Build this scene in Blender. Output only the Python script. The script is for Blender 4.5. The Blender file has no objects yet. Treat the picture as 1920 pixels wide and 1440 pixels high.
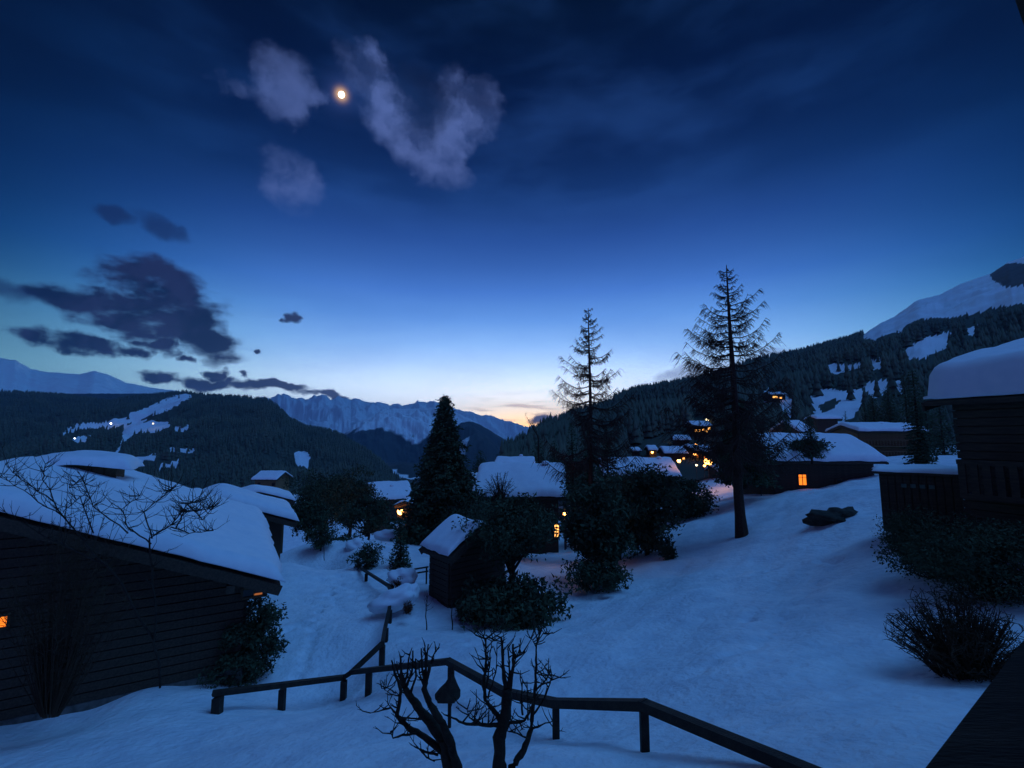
import bpy, bmesh, math, random
import numpy as np
from mathutils import Vector, Matrix, noise
random.seed(7); rng = np.random.default_rng(7)
S = bpy.context.scene
COL = S.collection
R = math.radians

# ------------------------------------------------------------ camera
F = 860.0; PITCH = math.atan(95/860)
cp, sp = math.cos(PITCH), math.sin(PITCH)
cam = bpy.data.cameras.new('camera'); cam.sensor_width = 36; cam.lens = F/1920*36
cam.clip_start = .05; cam.clip_end = 60000
co = bpy.data.objects.new('camera', cam); COL.objects.link(co)
co.rotation_euler = (R(90)+PITCH, 0, 0); S.camera = co

def P(px, py, Y):
    """world point seen at photo pixel px,py lying Y metres ahead"""
    a = (px-960)/F; b = (720-py)/F
    t = Y/(cp-b*sp)
    return Vector((a*t, Y, (sp+b*cp)*t))
def DIR(px, py):
    a = (px-960)/F; b = (720-py)/F
    return Vector((a, cp-b*sp, sp+b*cp)).normalized()
def PROJ(x, y, z):
    d = y*cp+z*sp
    return 960+F*x/d, 720-F*(z*cp-y*sp)/d

# ------------------------------------------------------------ exposure
S.view_settings.view_transform = 'Standard'; S.view_settings.look = 'None'
S.view_settings.exposure = 0; S.view_settings.gamma = 1
S.view_settings.use_curve_mapping = False
S.cycles.max_bounces = 5; S.cycles.diffuse_bounces = 2; S.cycles.glossy_bounces = 2
S.cycles.transparent_max_bounces = 6; S.cycles.volume_bounces = 0

def lin(h):
    h = h.lstrip('#'); o = []
    for i in (0, 2, 4):
        c = int(h[i:i+2], 16)/255
        o.append(c/12.92 if c <= .04045 else ((c+.055)/1.055)**2.4)
    return (*o, 1)

# ------------------------------------------------------------ world: twilight sky
W = bpy.data.worlds.new('World'); S.world = W; W.use_nodes = True
nt = W.node_tree; N = nt.nodes; LK = nt.links; N.clear()
def nd(t, **k):
    n = N.new(t)
    for a, b in k.items(): setattr(n, a, b)
    return n
def setin(s, v):
    if isinstance(v, bpy.types.NodeSocket): LK.new(v, s)
    else: s.default_value = v
def M(op, a, b=0, c=0, clamp=False):
    n = nd('ShaderNodeMath', operation=op, use_clamp=clamp)
    setin(n.inputs[0], a); setin(n.inputs[1], b)
    if op in ('MULTIPLY_ADD', 'SMOOTH_MAX', 'SMOOTH_MIN'): setin(n.inputs[2], c)
    return n.outputs[0]
def DOT(a, b):
    n = nd('ShaderNodeVectorMath', operation='DOT_PRODUCT'); setin(n.inputs[0], a); setin(n.inputs[1], b); return n.outputs['Value']
def MIX(f, a, b, mode='MIX'):
    n = nd('ShaderNodeMix', data_type='RGBA', blend_type=mode, clamp_factor=True)
    setin(n.inputs[0], f); setin(n.inputs[6], a); setin(n.inputs[7], b); return n.outputs[2]
def SS(v, lo, hi, a=0., b=1.):
    n = nd('ShaderNodeMapRange', interpolation_type='SMOOTHSTEP')
    setin(n.inputs['Value'], v); n.inputs['From Min'].default_value = lo; n.inputs['From Max'].default_value = hi
    n.inputs['To Min'].default_value = a; n.inputs['To Max'].default_value = b; return n.outputs[0]
def RAMP(v, stops):
    n = nd('ShaderNodeValToRGB'); cr = n.color_ramp; cr.interpolation = 'EASE' if False else 'LINEAR'
    while len(cr.elements) < len(stops): cr.elements.new(.5)
    for e, (p, c) in zip(cr.elements, stops): e.position = p; e.color = lin(c)
    setin(n.inputs[0], v); return n.outputs[0]
tc = nd('ShaderNodeTexCoord').outputs['Generated']
sep = nd('ShaderNodeSeparateXYZ'); LK.new(tc, sep.inputs[0])
zz = M('MAXIMUM', sep.outputs[2], 0)
gdir = Vector((math.sin(math.atan((985-960)/F)), math.cos(math.atan((985-960)/F)), 0))
hl = M('SQRT', M('MAXIMUM', M('SUBTRACT', 1, M('MULTIPLY', sep.outputs[2], sep.outputs[2])), .0001))
ca = M('DIVIDE', DOT(tc, tuple(gdir)), hl)           # cosine of the azimuth away from the sunset
sky = RAMP(zz, [(0, '#dcecff'), (.06, '#d3e9ff'), (.11, '#c2defd'), (.155, '#9cc5f6'), (.19, '#84b4f0'), (.245, '#6296e0'), (.30, '#4a7cd0'),
                (.35, '#3966b6'), (.40, '#2a529e'), (.47, '#153570'), (.534, '#0a2252'), (.62, '#020f34'), (.72, '#00061a'), (1, '#000618')])
# streaky thin veil
vmap = nd('ShaderNodeMapping'); vmap.inputs['Scale'].default_value = (2.2, 2.2, 7); vmap.inputs['Rotation'].default_value = (0, R(14), 0)
LK.new(tc, vmap.inputs[0])
nv = nd('ShaderNodeTexNoise'); nv.inputs['Scale'].default_value = 1.6; nv.inputs['Detail'].default_value = 5; LK.new(vmap.outputs[0], nv.inputs[0])
veil = SS(nv.outputs[0], .40, .72)
sky = MIX(M('MULTIPLY', veil, .2), sky, lin('#3565b8'))
# dim towards the anti-solar side, greenish cyan low at the left, purple behind
dim = SS(ca, .5, 1., .12, 1.)
cb = nd('ShaderNodeCombineColor'); LK.new(M('POWER', dim, 1.9), cb.inputs[0]); LK.new(M('POWER', dim, 1.1), cb.inputs[1]); LK.new(dim, cb.inputs[2])
sky = MIX(1., sky, cb.outputs[0], 'MULTIPLY')
east = M('MULTIPLY', SS(ca, .35, -.7, 0., 1.), SS(zz, 0, .8, 1., .3))
sky = MIX(M('MULTIPLY', east, .65), sky, lin('#4f4ca6'))
cy = M('MULTIPLY', SS(sep.outputs[0], -.35, -.7), SS(zz, .3, .02))
sky = MIX(M('MULTIPLY', cy, .3), sky, lin('#7fb4c4'))
# warm afterglow where the sun went down
def glow(px, py, sx, sy, k):
    c = DIR(px, py); ax = Vector((c.y, -c.x, 0)).normalized(); az = c.cross(ax)
    u = M('DIVIDE', DOT(tc, tuple(ax)), sx); v = M('DIVIDE', DOT(tc, tuple(az)), sy)
    r = M('ADD', M('MULTIPLY', u, u), M('MULTIPLY', v, v))
    g = M('MULTIPLY', M('POWER', 2.718, M('MULTIPLY', r, -1)), k)
    return M('MULTIPLY', g, SS(DOT(tc, tuple(c)), 0, .3))
sky = MIX(glow(985, 800, .46, .10, .75), sky, (1.25, 1.4, 1.6, 1))
sky = MIX(glow(985, 806, .20, .060, .95), sky, (1.9, 1.5, .95, 1))
sky = MIX(glow(1000, 808, .14, .030, .9), sky, (2.7, 1.35, .38, 1))
# afterglow streaks
smap = nd('ShaderNodeMapping'); smap.inputs['Scale'].default_value = (9, 9, 95); smap.inputs['Rotation'].default_value = (0, R(-7), 0)
LK.new(tc, smap.inputs[0])
ns = nd('ShaderNodeTexNoise'); ns.inputs['Scale'].default_value = 1; ns.inputs['Detail'].default_value = 4; LK.new(smap.outputs[0], ns.inputs[0])
sky = MIX(M('MULTIPLY', SS(ns.outputs[0], .48, .62), glow(970, 775, .11, .035, .75)), sky, lin('#c9a79a'))
gn = nd('ShaderNodeVectorMath', operation='SCALE'); LK.new(sky, gn.inputs[0]); LK.new(SS(zz, .42, 0., 1., 1.9), gn.inputs['Scale']); sky = gn.outputs[0]
# --- clouds: soft ellipses in direction space, warped by noise
nw = nd('ShaderNodeTexNoise'); nw.inputs['Scale'].default_value = 9; nw.inputs['Detail'].default_value = 7; nw.inputs['Roughness'].default_value = .6
LK.new(tc, nw.inputs[0])
wv = nd('ShaderNodeVectorMath', operation='MULTIPLY_ADD'); LK.new(nw.outputs['Color'], wv.inputs[0])
wv.inputs[1].default_value = (.14, .14, .07); sub = nd('ShaderNodeVectorMath', operation='ADD')
sub.inputs[1].default_value = (-.07, -.07, -.035); LK.new(tc, wv.inputs[2]); LK.new(wv.outputs[0], sub.inputs[0])
tcw = sub.outputs[0]
def cloud_field(els, coord):
    out = None
    for (px, py, rx, ry, rot) in els:
        c = DIR(px, py); k = F*math.sqrt(1+((px-960)/F)**2+((720-py)/F)**2)
        ex = (DIR(px+4*math.cos(R(rot)), py+4*math.sin(R(rot)))-c); ex = (ex-c*ex.dot(c)); lx = ex.length/4*rx; ex.normalize()
        ey = (DIR(px-4*math.sin(R(rot)), py+4*math.cos(R(rot)))-c); ey = (ey-c*ey.dot(c)); ly = ey.length/4*ry; ey.normalize()
        u = M('SUBTRACT', DOT(coord, tuple(ex/lx)), c.dot(ex)/lx); v = M('SUBTRACT', DOT(coord, tuple(ey/ly)), c.dot(ey)/ly)
        r = M('ADD', M('MULTIPLY', u, u), M('MULTIPLY', v, v))
        g = M('SUBTRACT', 1, r); g = M('SUBTRACT', g, SS(DOT(tc, tuple(c)), .5, .3, 0, 99))
        out = g if out is None else M('SMOOTH_MAX', out, g, .25)
    return out
nf = nd('ShaderNodeTexNoise'); nf.inputs['Scale'].default_value = 26; nf.inputs['Detail'].default_value = 6; LK.new(tc, nf.inputs[0])
nfm = nd('ShaderNodeMapping'); nfm.inputs['Scale'].default_value = (1, 1, 2.6); LK.new(tc, nfm.inputs[0])
nfd = nd('ShaderNodeTexNoise'); nfd.inputs['Scale'].default_value = 17; nfd.inputs['Detail'].default_value = 6; nfd.inputs['Roughness'].default_value = .5; LK.new(nfm.outputs[0], nfd.inputs[0])
wobd = M('MULTIPLY', M('SUBTRACT', nfd.outputs[0], .5), 3.0)
wob = M('MULTIPLY', M('SUBTRACT', nf.outputs[0], .5), 3.2)
dark = cloud_field([(290, 527, 112, 40, 12), (345, 580, 85, 62, 30), (140, 558, 88, 30, 6), (250, 592, 140, 38, 14), (378, 634, 92, 32, 24),
                    (55, 628, 52, 17, 10), (165, 644, 100, 18, 8), (250, 656, 38, 12, 0), (305, 648, 38, 13, 12), (345, 664, 20, 8, 0),
                    (300, 703, 46, 12, 8), (405, 692, 26, 12, 14), (390, 712, 50, 12, 6), (500, 722, 85, 9, 4), (600, 738, 55, 8, 8),
                    (466, 703, 11, 7, 0), (555, 600, 15, 11, 0), (486, 661, 10, 6, 0), (1018, 782, 22, 12, -8), (1062, 776, 30, 12, 0)], tcw)
dval = M('ADD', dark, wobd)
shade = nd('ShaderNodeTexNoise'); shade.inputs['Scale'].default_value = 14; shade.inputs['Detail'].default_value = 4; LK.new(tcw, shade.inputs[0])
dcol = MIX(SS(shade.outputs[0], .38, .66), lin('#0a1230'), lin('#20264a'))
dcol = MIX(SS(ca, .8, 1., 0, .5), dcol, lin('#5d6b98'))
dcol = MIX(SS(dval, .55, .0, 0, .5), dcol, lin('#2b3a6c'))
sky = MIX(M('MULTIPLY', SS(dval, -.55, .7), .97), sky, dcol)
# brownish faint clouds
dim2 = cloud_field([(210, 408, 44, 13, 15), (300, 428, 50, 17, 30), (10, 545, 50, 22, 20)], tcw)
sky = MIX(M('MULTIPLY', SS(M('ADD', dim2, wob), -1.1, 1.1), .7), sky, lin('#14204a'))
# moonlit pale clouds
lump = SS(shade.outputs[0], .34, .62, .25, 1.)
for els_, lo_, hi_, op_ in (([(700, 130, 18, 34, -30), (725, 215, 85, 30, 48), (785, 276, 66, 36, 28), (835, 235, 30, 74, 12), (880, 215, 44, 34, -40)], -2.2, 1.5, .74),
                            ([(535, 165, 38, 54, -8), (562, 205, 20, 32, -20), (585, 180, 20, 16, 40), (545, 338, 48, 38, 18)], -2.2, 1.5, .56), ([(868, 322, 20, 12, 20), (450, 172, 34, 10, 5)], -2.2, 2., .3)):
    pale = cloud_field(els_, tcw); pv = M('ADD', M('ADD', pale, M('MULTIPLY', wob, .6)), M('MULTIPLY', wobd, .35))
    sky = MIX(M('MULTIPLY', M('MULTIPLY', SS(pv, lo_, hi_), lump), op_), sky, lin('#6076b6'))
wisp = cloud_field([(1290, 706, 80, 16, -6), (1375, 690, 80, 18, -4), (1430, 668, 50, 12, 0)], tcw)
sky = MIX(M('MULTIPLY', SS(M('ADD', wisp, wob), -.8, 1.), .6), sky, lin('#7d88b4'))
moat = cloud_field([(790, 185, 55, 60, 20)], tcw)
sky = MIX(M('MULTIPLY', SS(moat, -1., 1.), .45), sky, lin('#141c34'))
# aureole round the moon
md = DIR(640, 177)
am = DOT(tc, tuple(md))
sky = MIX(M('MULTIPLY', M('POWER', M('MAXIMUM', am, 0), 3000), .30), sky, lin('#4660a8'))
sky = MIX(M('POWER', M('MAXIMUM', am, 0), 26000), sky, (1.1, .62, .26, 1))
below = SS(sep.outputs[2], 0., -.03)
sky = MIX(below, sky, lin('#1b3058'))
bg = nd('ShaderNodeBackground'); LK.new(sky, bg.inputs[0]); bg.inputs[1].default_value = 1.0
wo = nd('ShaderNodeOutputWorld'); LK.new(bg.outputs[0], wo.inputs[0])
W.cycles.sampling_method = 'MANUAL'; W.cycles.sample_map_resolution = 1024

# very soft blue overhead fill, added to brighten the snow and far mountains
sl = bpy.data.lights.new('twilight_fill', 'SUN'); sl.energy = 1.2; sl.angle = R(45); sl.color = (.10, .39, 1)
so = bpy.data.objects.new('twilight_fill', sl); COL.objects.link(so)
so.rotation_euler = Vector((.46, -.06, .87)).to_track_quat('Z', 'Y').to_euler()

# ------------------------------------------------------------ materials
def mat(name, col, rough=.8, col2=None, scale=4., bump=0., bscale=20., emit=None, estr=0, stretch=None, spec=.3, dist=.03):
    m = bpy.data.materials.new(name); m.use_nodes = True; t = m.node_tree; b = t.nodes['Principled BSDF']
    b.inputs['Base Color'].default_value = (*col, 1); b.inputs['Roughness'].default_value = rough
    b.inputs['Specular IOR Level'].default_value = spec
    c = t.nodes.new('ShaderNodeTexCoord'); mp = t.nodes.new('ShaderNodeMapping')
    t.links.new(c.outputs['Object'], mp.inputs[0])
    if stretch: mp.inputs['Scale'].default_value = stretch
    if col2:
        n = t.nodes.new('ShaderNodeTexNoise'); n.inputs['Scale'].default_value = scale; n.inputs['Detail'].default_value = 6
        t.links.new(mp.outputs[0], n.inputs[0])
        r = t.nodes.new('ShaderNodeValToRGB'); r.color_ramp.elements[0].position = .35; r.color_ramp.elements[1].position = .68
        r.color_ramp.elements[0].color = (*col, 1); r.color_ramp.elements[1].color = (*col2, 1)
        t.links.new(n.outputs[0], r.inputs[0]); t.links.new(r.outputs[0], b.inputs['Base Color'])
    if bump:
        n = t.nodes.new('ShaderNodeTexNoise'); n.inputs['Scale'].default_value = bscale; n.inputs['Detail'].default_value = 5
        t.links.new(mp.outputs[0], n.inputs[0]); q = t.nodes.new('ShaderNodeBump'); q.inputs['Strength'].default_value = bump
        q.inputs['Distance'].default_value = dist
        t.links.new(n.outputs[0], q.inputs['Height']); t.links.new(q.outputs[0], b.inputs['Normal'])
    if emit:
        b.inputs['Emission Color'].default_value = (*emit, 1); b.inputs['Emission Strength'].default_value = estr
    return m
MS = mat('snow', (.74, .78, .84), .65, (.90, .92, .95), 1.2, .9, 5., dist=.09)
MSR = mat('roof_snow', (.80, .84, .90), .65, (.88, .90, .94), 2.5, .35, 5.)
MW = mat('weathered_wood', (.050, .036, .026), .8, (.095, .066, .045), 3., .4, 30, stretch=(1, 6, 6))
MWL = mat('honey_wood', (.16, .095, .045), .8, (.24, .15, .075), 3., .3, 30, stretch=(1, 6, 6))
MWB = mat('brown_wood', (.075, .050, .028), .8, (.12, .08, .045), 3., .3, 30, stretch=(1, 6, 6))
MRAIL = mat('wet_rail_wood', (.020, .014, .011), .7, (.045, .032, .022), 6., .5, 40)
MST = mat('rough_stone', (.10, .10, .09), .9, (.2, .19, .17), 5., .8, 12)
MBK = mat('bark', (.022, .016, .012), .95, (.05, .037, .028), 8., .8, 30)
MLK = mat('larch_bark', (.045, .025, .018), .95, (.08, .045, .032), 8., .8, 30)
MF = mat('spruce_needles', (.038, .062, .036), .9, (.075, .11, .055), .8)
MF2 = mat('evergreen_leaves', (.036, .055, .032), .85, (.07, .095, .048), 1.1)
MBR = mat('brown_twigs', (.05, .030, .018), .9, (.09, .055, .03), 1.)
MRD = mat('russet_foliage', (.10, .025, .012), .9, (.16, .05, .02), 3.)
MFAR = mat('far_forest', (.07, .085, .065), 1., (.12, .13, .09), .02)
MMET = mat('dark_metal', (.03, .03, .035), .45)
def emis(name, c, s):
    return mat(name, (.02, .02, .02), .5, emit=c, estr=s)
EO = emis('orange_pane', (1, .21, .015), 1.6); EW = emis('warm_bulb', (1, .38, .08), 14); EH = emis('pale_bulb', (1, .78, .42), 5)
EWIN = emis('window_glow', (1, .42, .10), 3.0); ED = emis('dim_glow', (1, .30, .08), .35); EPW = emis('cool_lamp', (.9, .95, 1), 9)
MGL = mat('dark_glass', (.01, .012, .015), .1, spec=.5)

# ------------------------------------------------------------ object helpers
class MB:
    def __init__(s): s.v = []; s.f = []; s.mi = []
    def box(s, c, d, rot=0, m=0, tilt=None):
        x, y, z = (q/2 for q in d); k = len(s.v); cr, sr = math.cos(rot), math.sin(rot)
        for a in (-1, 1):
            for b in (-1, 1):
                for e in (-1, 1):
                    px, py = a*x, b*y
                    s.v.append((c[0]+px*cr-py*sr, c[1]+px*sr+py*cr, c[2]+e*z))
        for q in ((0, 1, 3, 2), (4, 6, 7, 5), (0, 4, 5, 1), (2, 3, 7, 6), (0, 2, 6, 4), (1, 5, 7, 3)):
            s.f.append([k+i for i in q]); s.mi.append(m)
        return s
    def beam(s, a, b, w, h, m=0):
        a = Vector(a); b = Vector(b); d = (b-a).normalized(); r = d.cross(Vector((0, 0, 1)))
        if r.length < 1e-3: r = Vector((1, 0, 0))
        r.normalize(); u = r.cross(d); k = len(s.v)
        for p in (a, b):
            for (i, j) in ((-1, -1), (1, -1), (1, 1), (-1, 1)): s.v.append(tuple(p+r*i*w/2+u*j*h/2))
        for q in ((3, 2, 1, 0), (4, 5, 6, 7), (0, 1, 5, 4), (1, 2, 6, 5), (2, 3, 7, 6), (3, 0, 4, 7)):
            s.f.append([k+i for i in q]); s.mi.append(m)
        return s
    def tube(s, pts, rad, n=6, m=0):
        pts = [Vector(p) for p in pts]; k = len(s.v); L = len(pts)
        if not hasattr(rad, '__len__'): rad = [rad]*L
        for i, p in enumerate(pts):
            d = (pts[min(i+1, L-1)]-pts[max(i-1, 0)]).normalized()
            ref = Vector((0, 0, 1)) if abs(d.z) < .85 else Vector((0, 1, 0))
            r = d.cross(ref).normalized(); u = r.cross(d)
            for j in range(n):
                t = 2*math.pi*j/n; s.v.append(tuple(p+(r*math.cos(t)+u*math.sin(t))*rad[i]))
        for i in range(L-1):
            for j in range(n):
                a = k+i*n+j; b = k+i*n+(j+1) % n
                s.f.append([a, b, b+n, a+n]); s.mi.append(m)
        s.f.append([k+j for j in range(n)][::-1]); s.mi.append(m)
        s.f.append([k+(L-1)*n+j for j in range(n)]); s.mi.append(m)
        return s
    def poly(s, pts, m=0):
        k = len(s.v); s.v += [tuple(p) for p in pts]; s.f.append(list(range(k, k+len(pts)))); s.mi.append(m); return s
    def ball(s, c, r, seg=10, rings=7, jit=0, m=0):
        k = len(s.v); r = r if hasattr(r, '__len__') else (r, r, r)
        for i in range(rings+1):
            a = math.pi*i/rings
            for j in range(seg):
                b = 2*math.pi*j/seg
                d = Vector((math.sin(a)*math.cos(b), math.sin(a)*math.sin(b), math.cos(a)))
                q = 1+jit*(noise.noise(d*1.7+Vector(c))) if jit else 1
                s.v.append((c[0]+r[0]*d.x*q, c[1]+r[1]*d.y*q, c[2]+r[2]*d.z*q))
        for i in range(rings):
            for j in range(seg):
                a = k+i*seg+j; b = k+i*seg+(j+1) % seg
                s.f.append([a, a+seg, b+seg, b]); s.mi.append(m)
        return s
    def build(s, name, mt, parent=None, smooth=False, loc=None):
        me = bpy.data.meshes.new(name); me.from_pydata(s.v, [], s.f); 
        for q in (mt if isinstance(mt, (list, tuple)) else [mt]): me.materials.append(q)
        if isinstance(mt, (list, tuple)): me.polygons.foreach_set('material_index', s.mi)
        if smooth: me.polygons.foreach_set('use_smooth', [True]*len(me.polygons))
        me.update(); o = bpy.data.objects.new(name, me); COL.objects.link(o)
        if parent: o.parent = parent
        if loc is not None: o.location = loc
        return o
def npmesh(name, V, Fc, mt, parent=None, smooth=False):
    V = np.asarray(V, np.float32); Fc = np.asarray(Fc, np.int32); n, k = Fc.shape
    me = bpy.data.meshes.new(name); me.vertices.add(len(V)); me.vertices.foreach_set('co', V.ravel())
    me.loops.add(n*k); me.loops.foreach_set('vertex_index', Fc.ravel())
    me.polygons.add(n); me.polygons.foreach_set('loop_start', np.arange(n, dtype=np.int32)*k)
    me.materials.append(mt)
    if smooth: me.polygons.foreach_set('use_smooth', np.ones(n, bool))
    me.update(calc_edges=True); me.validate()
    o = bpy.data.objects.new(name, me); COL.objects.link(o)
    if parent: o.parent = parent
    return o
def tag(o, label=None, cat=None, group=None, kind=None):
    for k, v in (('label', label), ('category', cat), ('group', group), ('kind', kind)):
        if v: o[k] = v
    return o
def empty(name, loc, label, cat, group=None, rz=0):
    o = bpy.data.objects.new(name, None); COL.objects.link(o); o.location = loc; o.rotation_euler[2] = rz
    o.empty_display_size = .3
    return tag(o, label, cat, group)

# vectorised value noise
_T = rng.random((256, 256)).astype(np.float64)
def vn(x, y):
    xi = np.floor(x).astype(int); yi = np.floor(y).astype(int); fx = x-xi; fy = y-yi
    fx = fx*fx*(3-2*fx); fy = fy*fy*(3-2*fy)
    a = _T[xi & 255, yi & 255]; b = _T[(xi+1) & 255, yi & 255]; c = _T[xi & 255, (yi+1) & 255]; d = _T[(xi+1) & 255, (yi+1) & 255]
    return (a*(1-fx)+b*fx)*(1-fy)+(c*(1-fx)+d*fx)*fy
def fbm(x, y, o=5, g=.5):
    s = 0; a = 1; t = 0
    for i in range(o):
        s = s+a*(vn(x*2**i+17*i, y*2**i+31*i)*2-1); t += a; a *= g
    return s/t
def ridged(x, y, o=5, g=.5):
    s = 0; a = 1; t = 0
    for i in range(o):
        s = s+a*(1-np.abs(vn(x*2**i+13*i, y*2**i+7*i)*2-1)*2); t += a; a *= g
    return s/t
def inpoly(px, py, poly):
    r = np.zeros(px.shape, bool); n = len(poly)
    for i in range(n):
        x1, y1 = poly[i]; x2, y2 = poly[(i+1) % n]
        if y1 == y2: continue
        c = ((y1 > py) != (y2 > py)) & (px < (x2-x1)*(py-y1)/(y2-y1)+x1); r ^= c
    return r

# ------------------------------------------------------------ ground (thin plate spline through surveyed points)
GP = [(408,1342,13.2),(530,1324,14.6),(645,1305,15.6),(692,1292,14.8),(840,1300,11.8),(1042,1390,8.8),(1207,1420,7.2),(960,1440,6.6),
 (400,1440,9.5),(0,1440,10.4),(0,1372,12.6),(140,1362,13.1),(270,1297,14.2),(505,1278,16.5),(1500,1440,5.6),(1755,1440,4.8),(1730,1290,8.),
 (600,1180,20),(600,1100,27),(690,1090,28),(560,1060,32),(600,1032,37),(655,1042,35),(735,1180,19),(720,1247,16.2),(800,1180,20),
 (800,1110,24),(870,1112,24),(920,1162,21),(1030,1132,24),(1150,1092,27),(1250,1052,31),(1390,1003,32),(1290,985,39),
 (1100,1250,13),(1300,1250,11.5),(1500,1250,10),(1300,1120,19),(1500,1100,18),(1600,1010,22),(1650,1060,16.5),(1700,1000,19),
 (1690,965,23),(1470,965,33),(1530,934,33),(1600,917,32),(1690,914,32),(1480,1005,27),(1830,1100,13),(1900,1300,7.5),(570,1020,39)]
CTL = [tuple(P(*g)) for g in GP]
CTL += [(30,47,-5.2),(22,47,-6.6),(38,60,-4),(0,45,-11.5),(8,50,-11.3),(-8,46,-12),(-20,47,-14),(-30,62,-19),(-22,75,-16.5),(-12,60,-14),
        (-73,140,-19),(-110,140,-40),(0,140,-30),(30,65,-9.2),(18,65,-10),(60,140,-9),(120,140,-4),(60,60,-3),(45,40,-2.6),(30,20,-1.8),(40,0,0),
        (0,0,-4.6),(-20,0,-8),(10,0,-3.2),(-40,20,-10),(-60,60,-24),(0,90,-19),(-40,100,-26),(90,90,-3),(0,-20,-4),(-60,-20,-12),(70,-20,2),
        (-22,30,-11.5),(-27,20,-9.6),(-14,33,-10.8),(-130,60,-45)]
C = np.array(CTL)
def _U(r2): return np.where(r2 > 1e-9, r2*np.log(r2+1e-12), 0)
n_ = len(C); d2 = ((C[:, None, :2]-C[None, :, :2])**2).sum(-1)
A = np.zeros((n_+3, n_+3)); A[:n_, :n_] = _U(d2)+np.eye(n_)*.8; A[:n_, n_] = 1; A[:n_, n_+1:] = C[:, :2]; A[n_, :n_] = 1; A[n_+1:, :n_] = C[:, :2].T
Wt = np.linalg.solve(A, np.concatenate([C[:, 2], [0, 0, 0]]))
def gz0(x, y):
    x = np.atleast_1d(np.asarray(x, float)); y = np.atleast_1d(np.asarray(y, float)); z = Wt[n_]+Wt[n_+1]*x+Wt[n_+2]*y
    for i in range(n_): z = z+Wt[i]*_U((x-C[i, 0])**2+(y-C[i, 1])**2)
    return z
def gzn(x, y):
    d = np.sqrt(x*x+y*y)
    z = gz0(x, y)+.16*fbm(x*.22+5, y*.22+9, 3)+.045*fbm(x*1.1, y*1.1, 3)
    # wind-worn trough lines running up the open slope, and trodden hollows
    u = (x*.55+y*.83); v = (x*.83-y*.55)
    z = z+.20*fbm(u*.09+3, v*.42+1, 4)*np.clip((x+2)/4, 0, 1)*np.clip((d-5)/5, 0, 1)+.15*fbm(x*.40+40, y*.40, 3)
    return z
def gz(x, y): return float(gzn(np.array([float(x)]), np.array([float(y)]))[0])
xs = np.concatenate([np.linspace(-130, -24, 54)[:-1], np.linspace(-24, 34, 520), np.linspace(34, 130, 60)[1:]])
ys = np.concatenate([np.linspace(-20, 3, 20)[:-1], np.linspace(3, 48, 430), np.linspace(48, 150, 80)[1:]])
X, Yg = np.meshgrid(xs, ys); Z = gzn(X.ravel(), Yg.ravel()).reshape(X.shape)
# footprints and shallow dents
tracks = [(530,1190,575,1172,.10),(1395,1165,1420,1140,.05),(1410,1080,1450,1068,.05),(1545,1050,1575,1048,.08),(540,1120,700,1160,.05),(615,1110,640,1140,.08),(560,1270,600,1150,.11),(600,1150,650,1060,.10),(640,1100,700,1130,.09),(575,1080,660,1110,.08),(610,1120,690,1085,.08),(760,1200,900,1215,.07),(1290,1290,1420,1210,.06),(1420,1210,1530,1090,.05)]
for (ax, ay, bx, by, dp) in tracks:
    for i in range(9):
        t = i/8; px = ax+(bx-ax)*t+random.uniform(-4, 4); py = ay+(by-ay)*t+random.uniform(-3, 3)
        # walk the ray to the ground
        best = None
        for Yt in np.linspace(5, 45, 160):
            q = P(px, py, Yt)
            if q.z < gz0(q.x, q.y)[0]: best = q; break
        if best is None: continue
        ix = np.searchsorted(xs, [best.x-1.2, best.x+1.2]); iy = np.searchsorted(ys, [best.y-1.2, best.y+1.2]); sl_ = np.s_[iy[0]:iy[1], ix[0]:ix[1]]
        dd = ((X[sl_]-best.x)**2+(Yg[sl_]-best.y)**2)
        Z[sl_] += -dp*1.5*np.exp(-dd/(.15**2*2))+dp*.45*np.exp(-dd/(.32**2*2))
nx, ny = len(xs), len(ys)
idx = np.arange(nx*ny).reshape(ny, nx)
Fg = np.stack([idx[:-1, :-1], idx[:-1, 1:], idx[1:, 1:], idx[1:, :-1]], -1).reshape(-1, 4)
tag(npmesh('ground', np.stack([X, Yg, Z], -1).reshape(-1, 3), Fg, MS, smooth=True), kind='structure')

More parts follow.
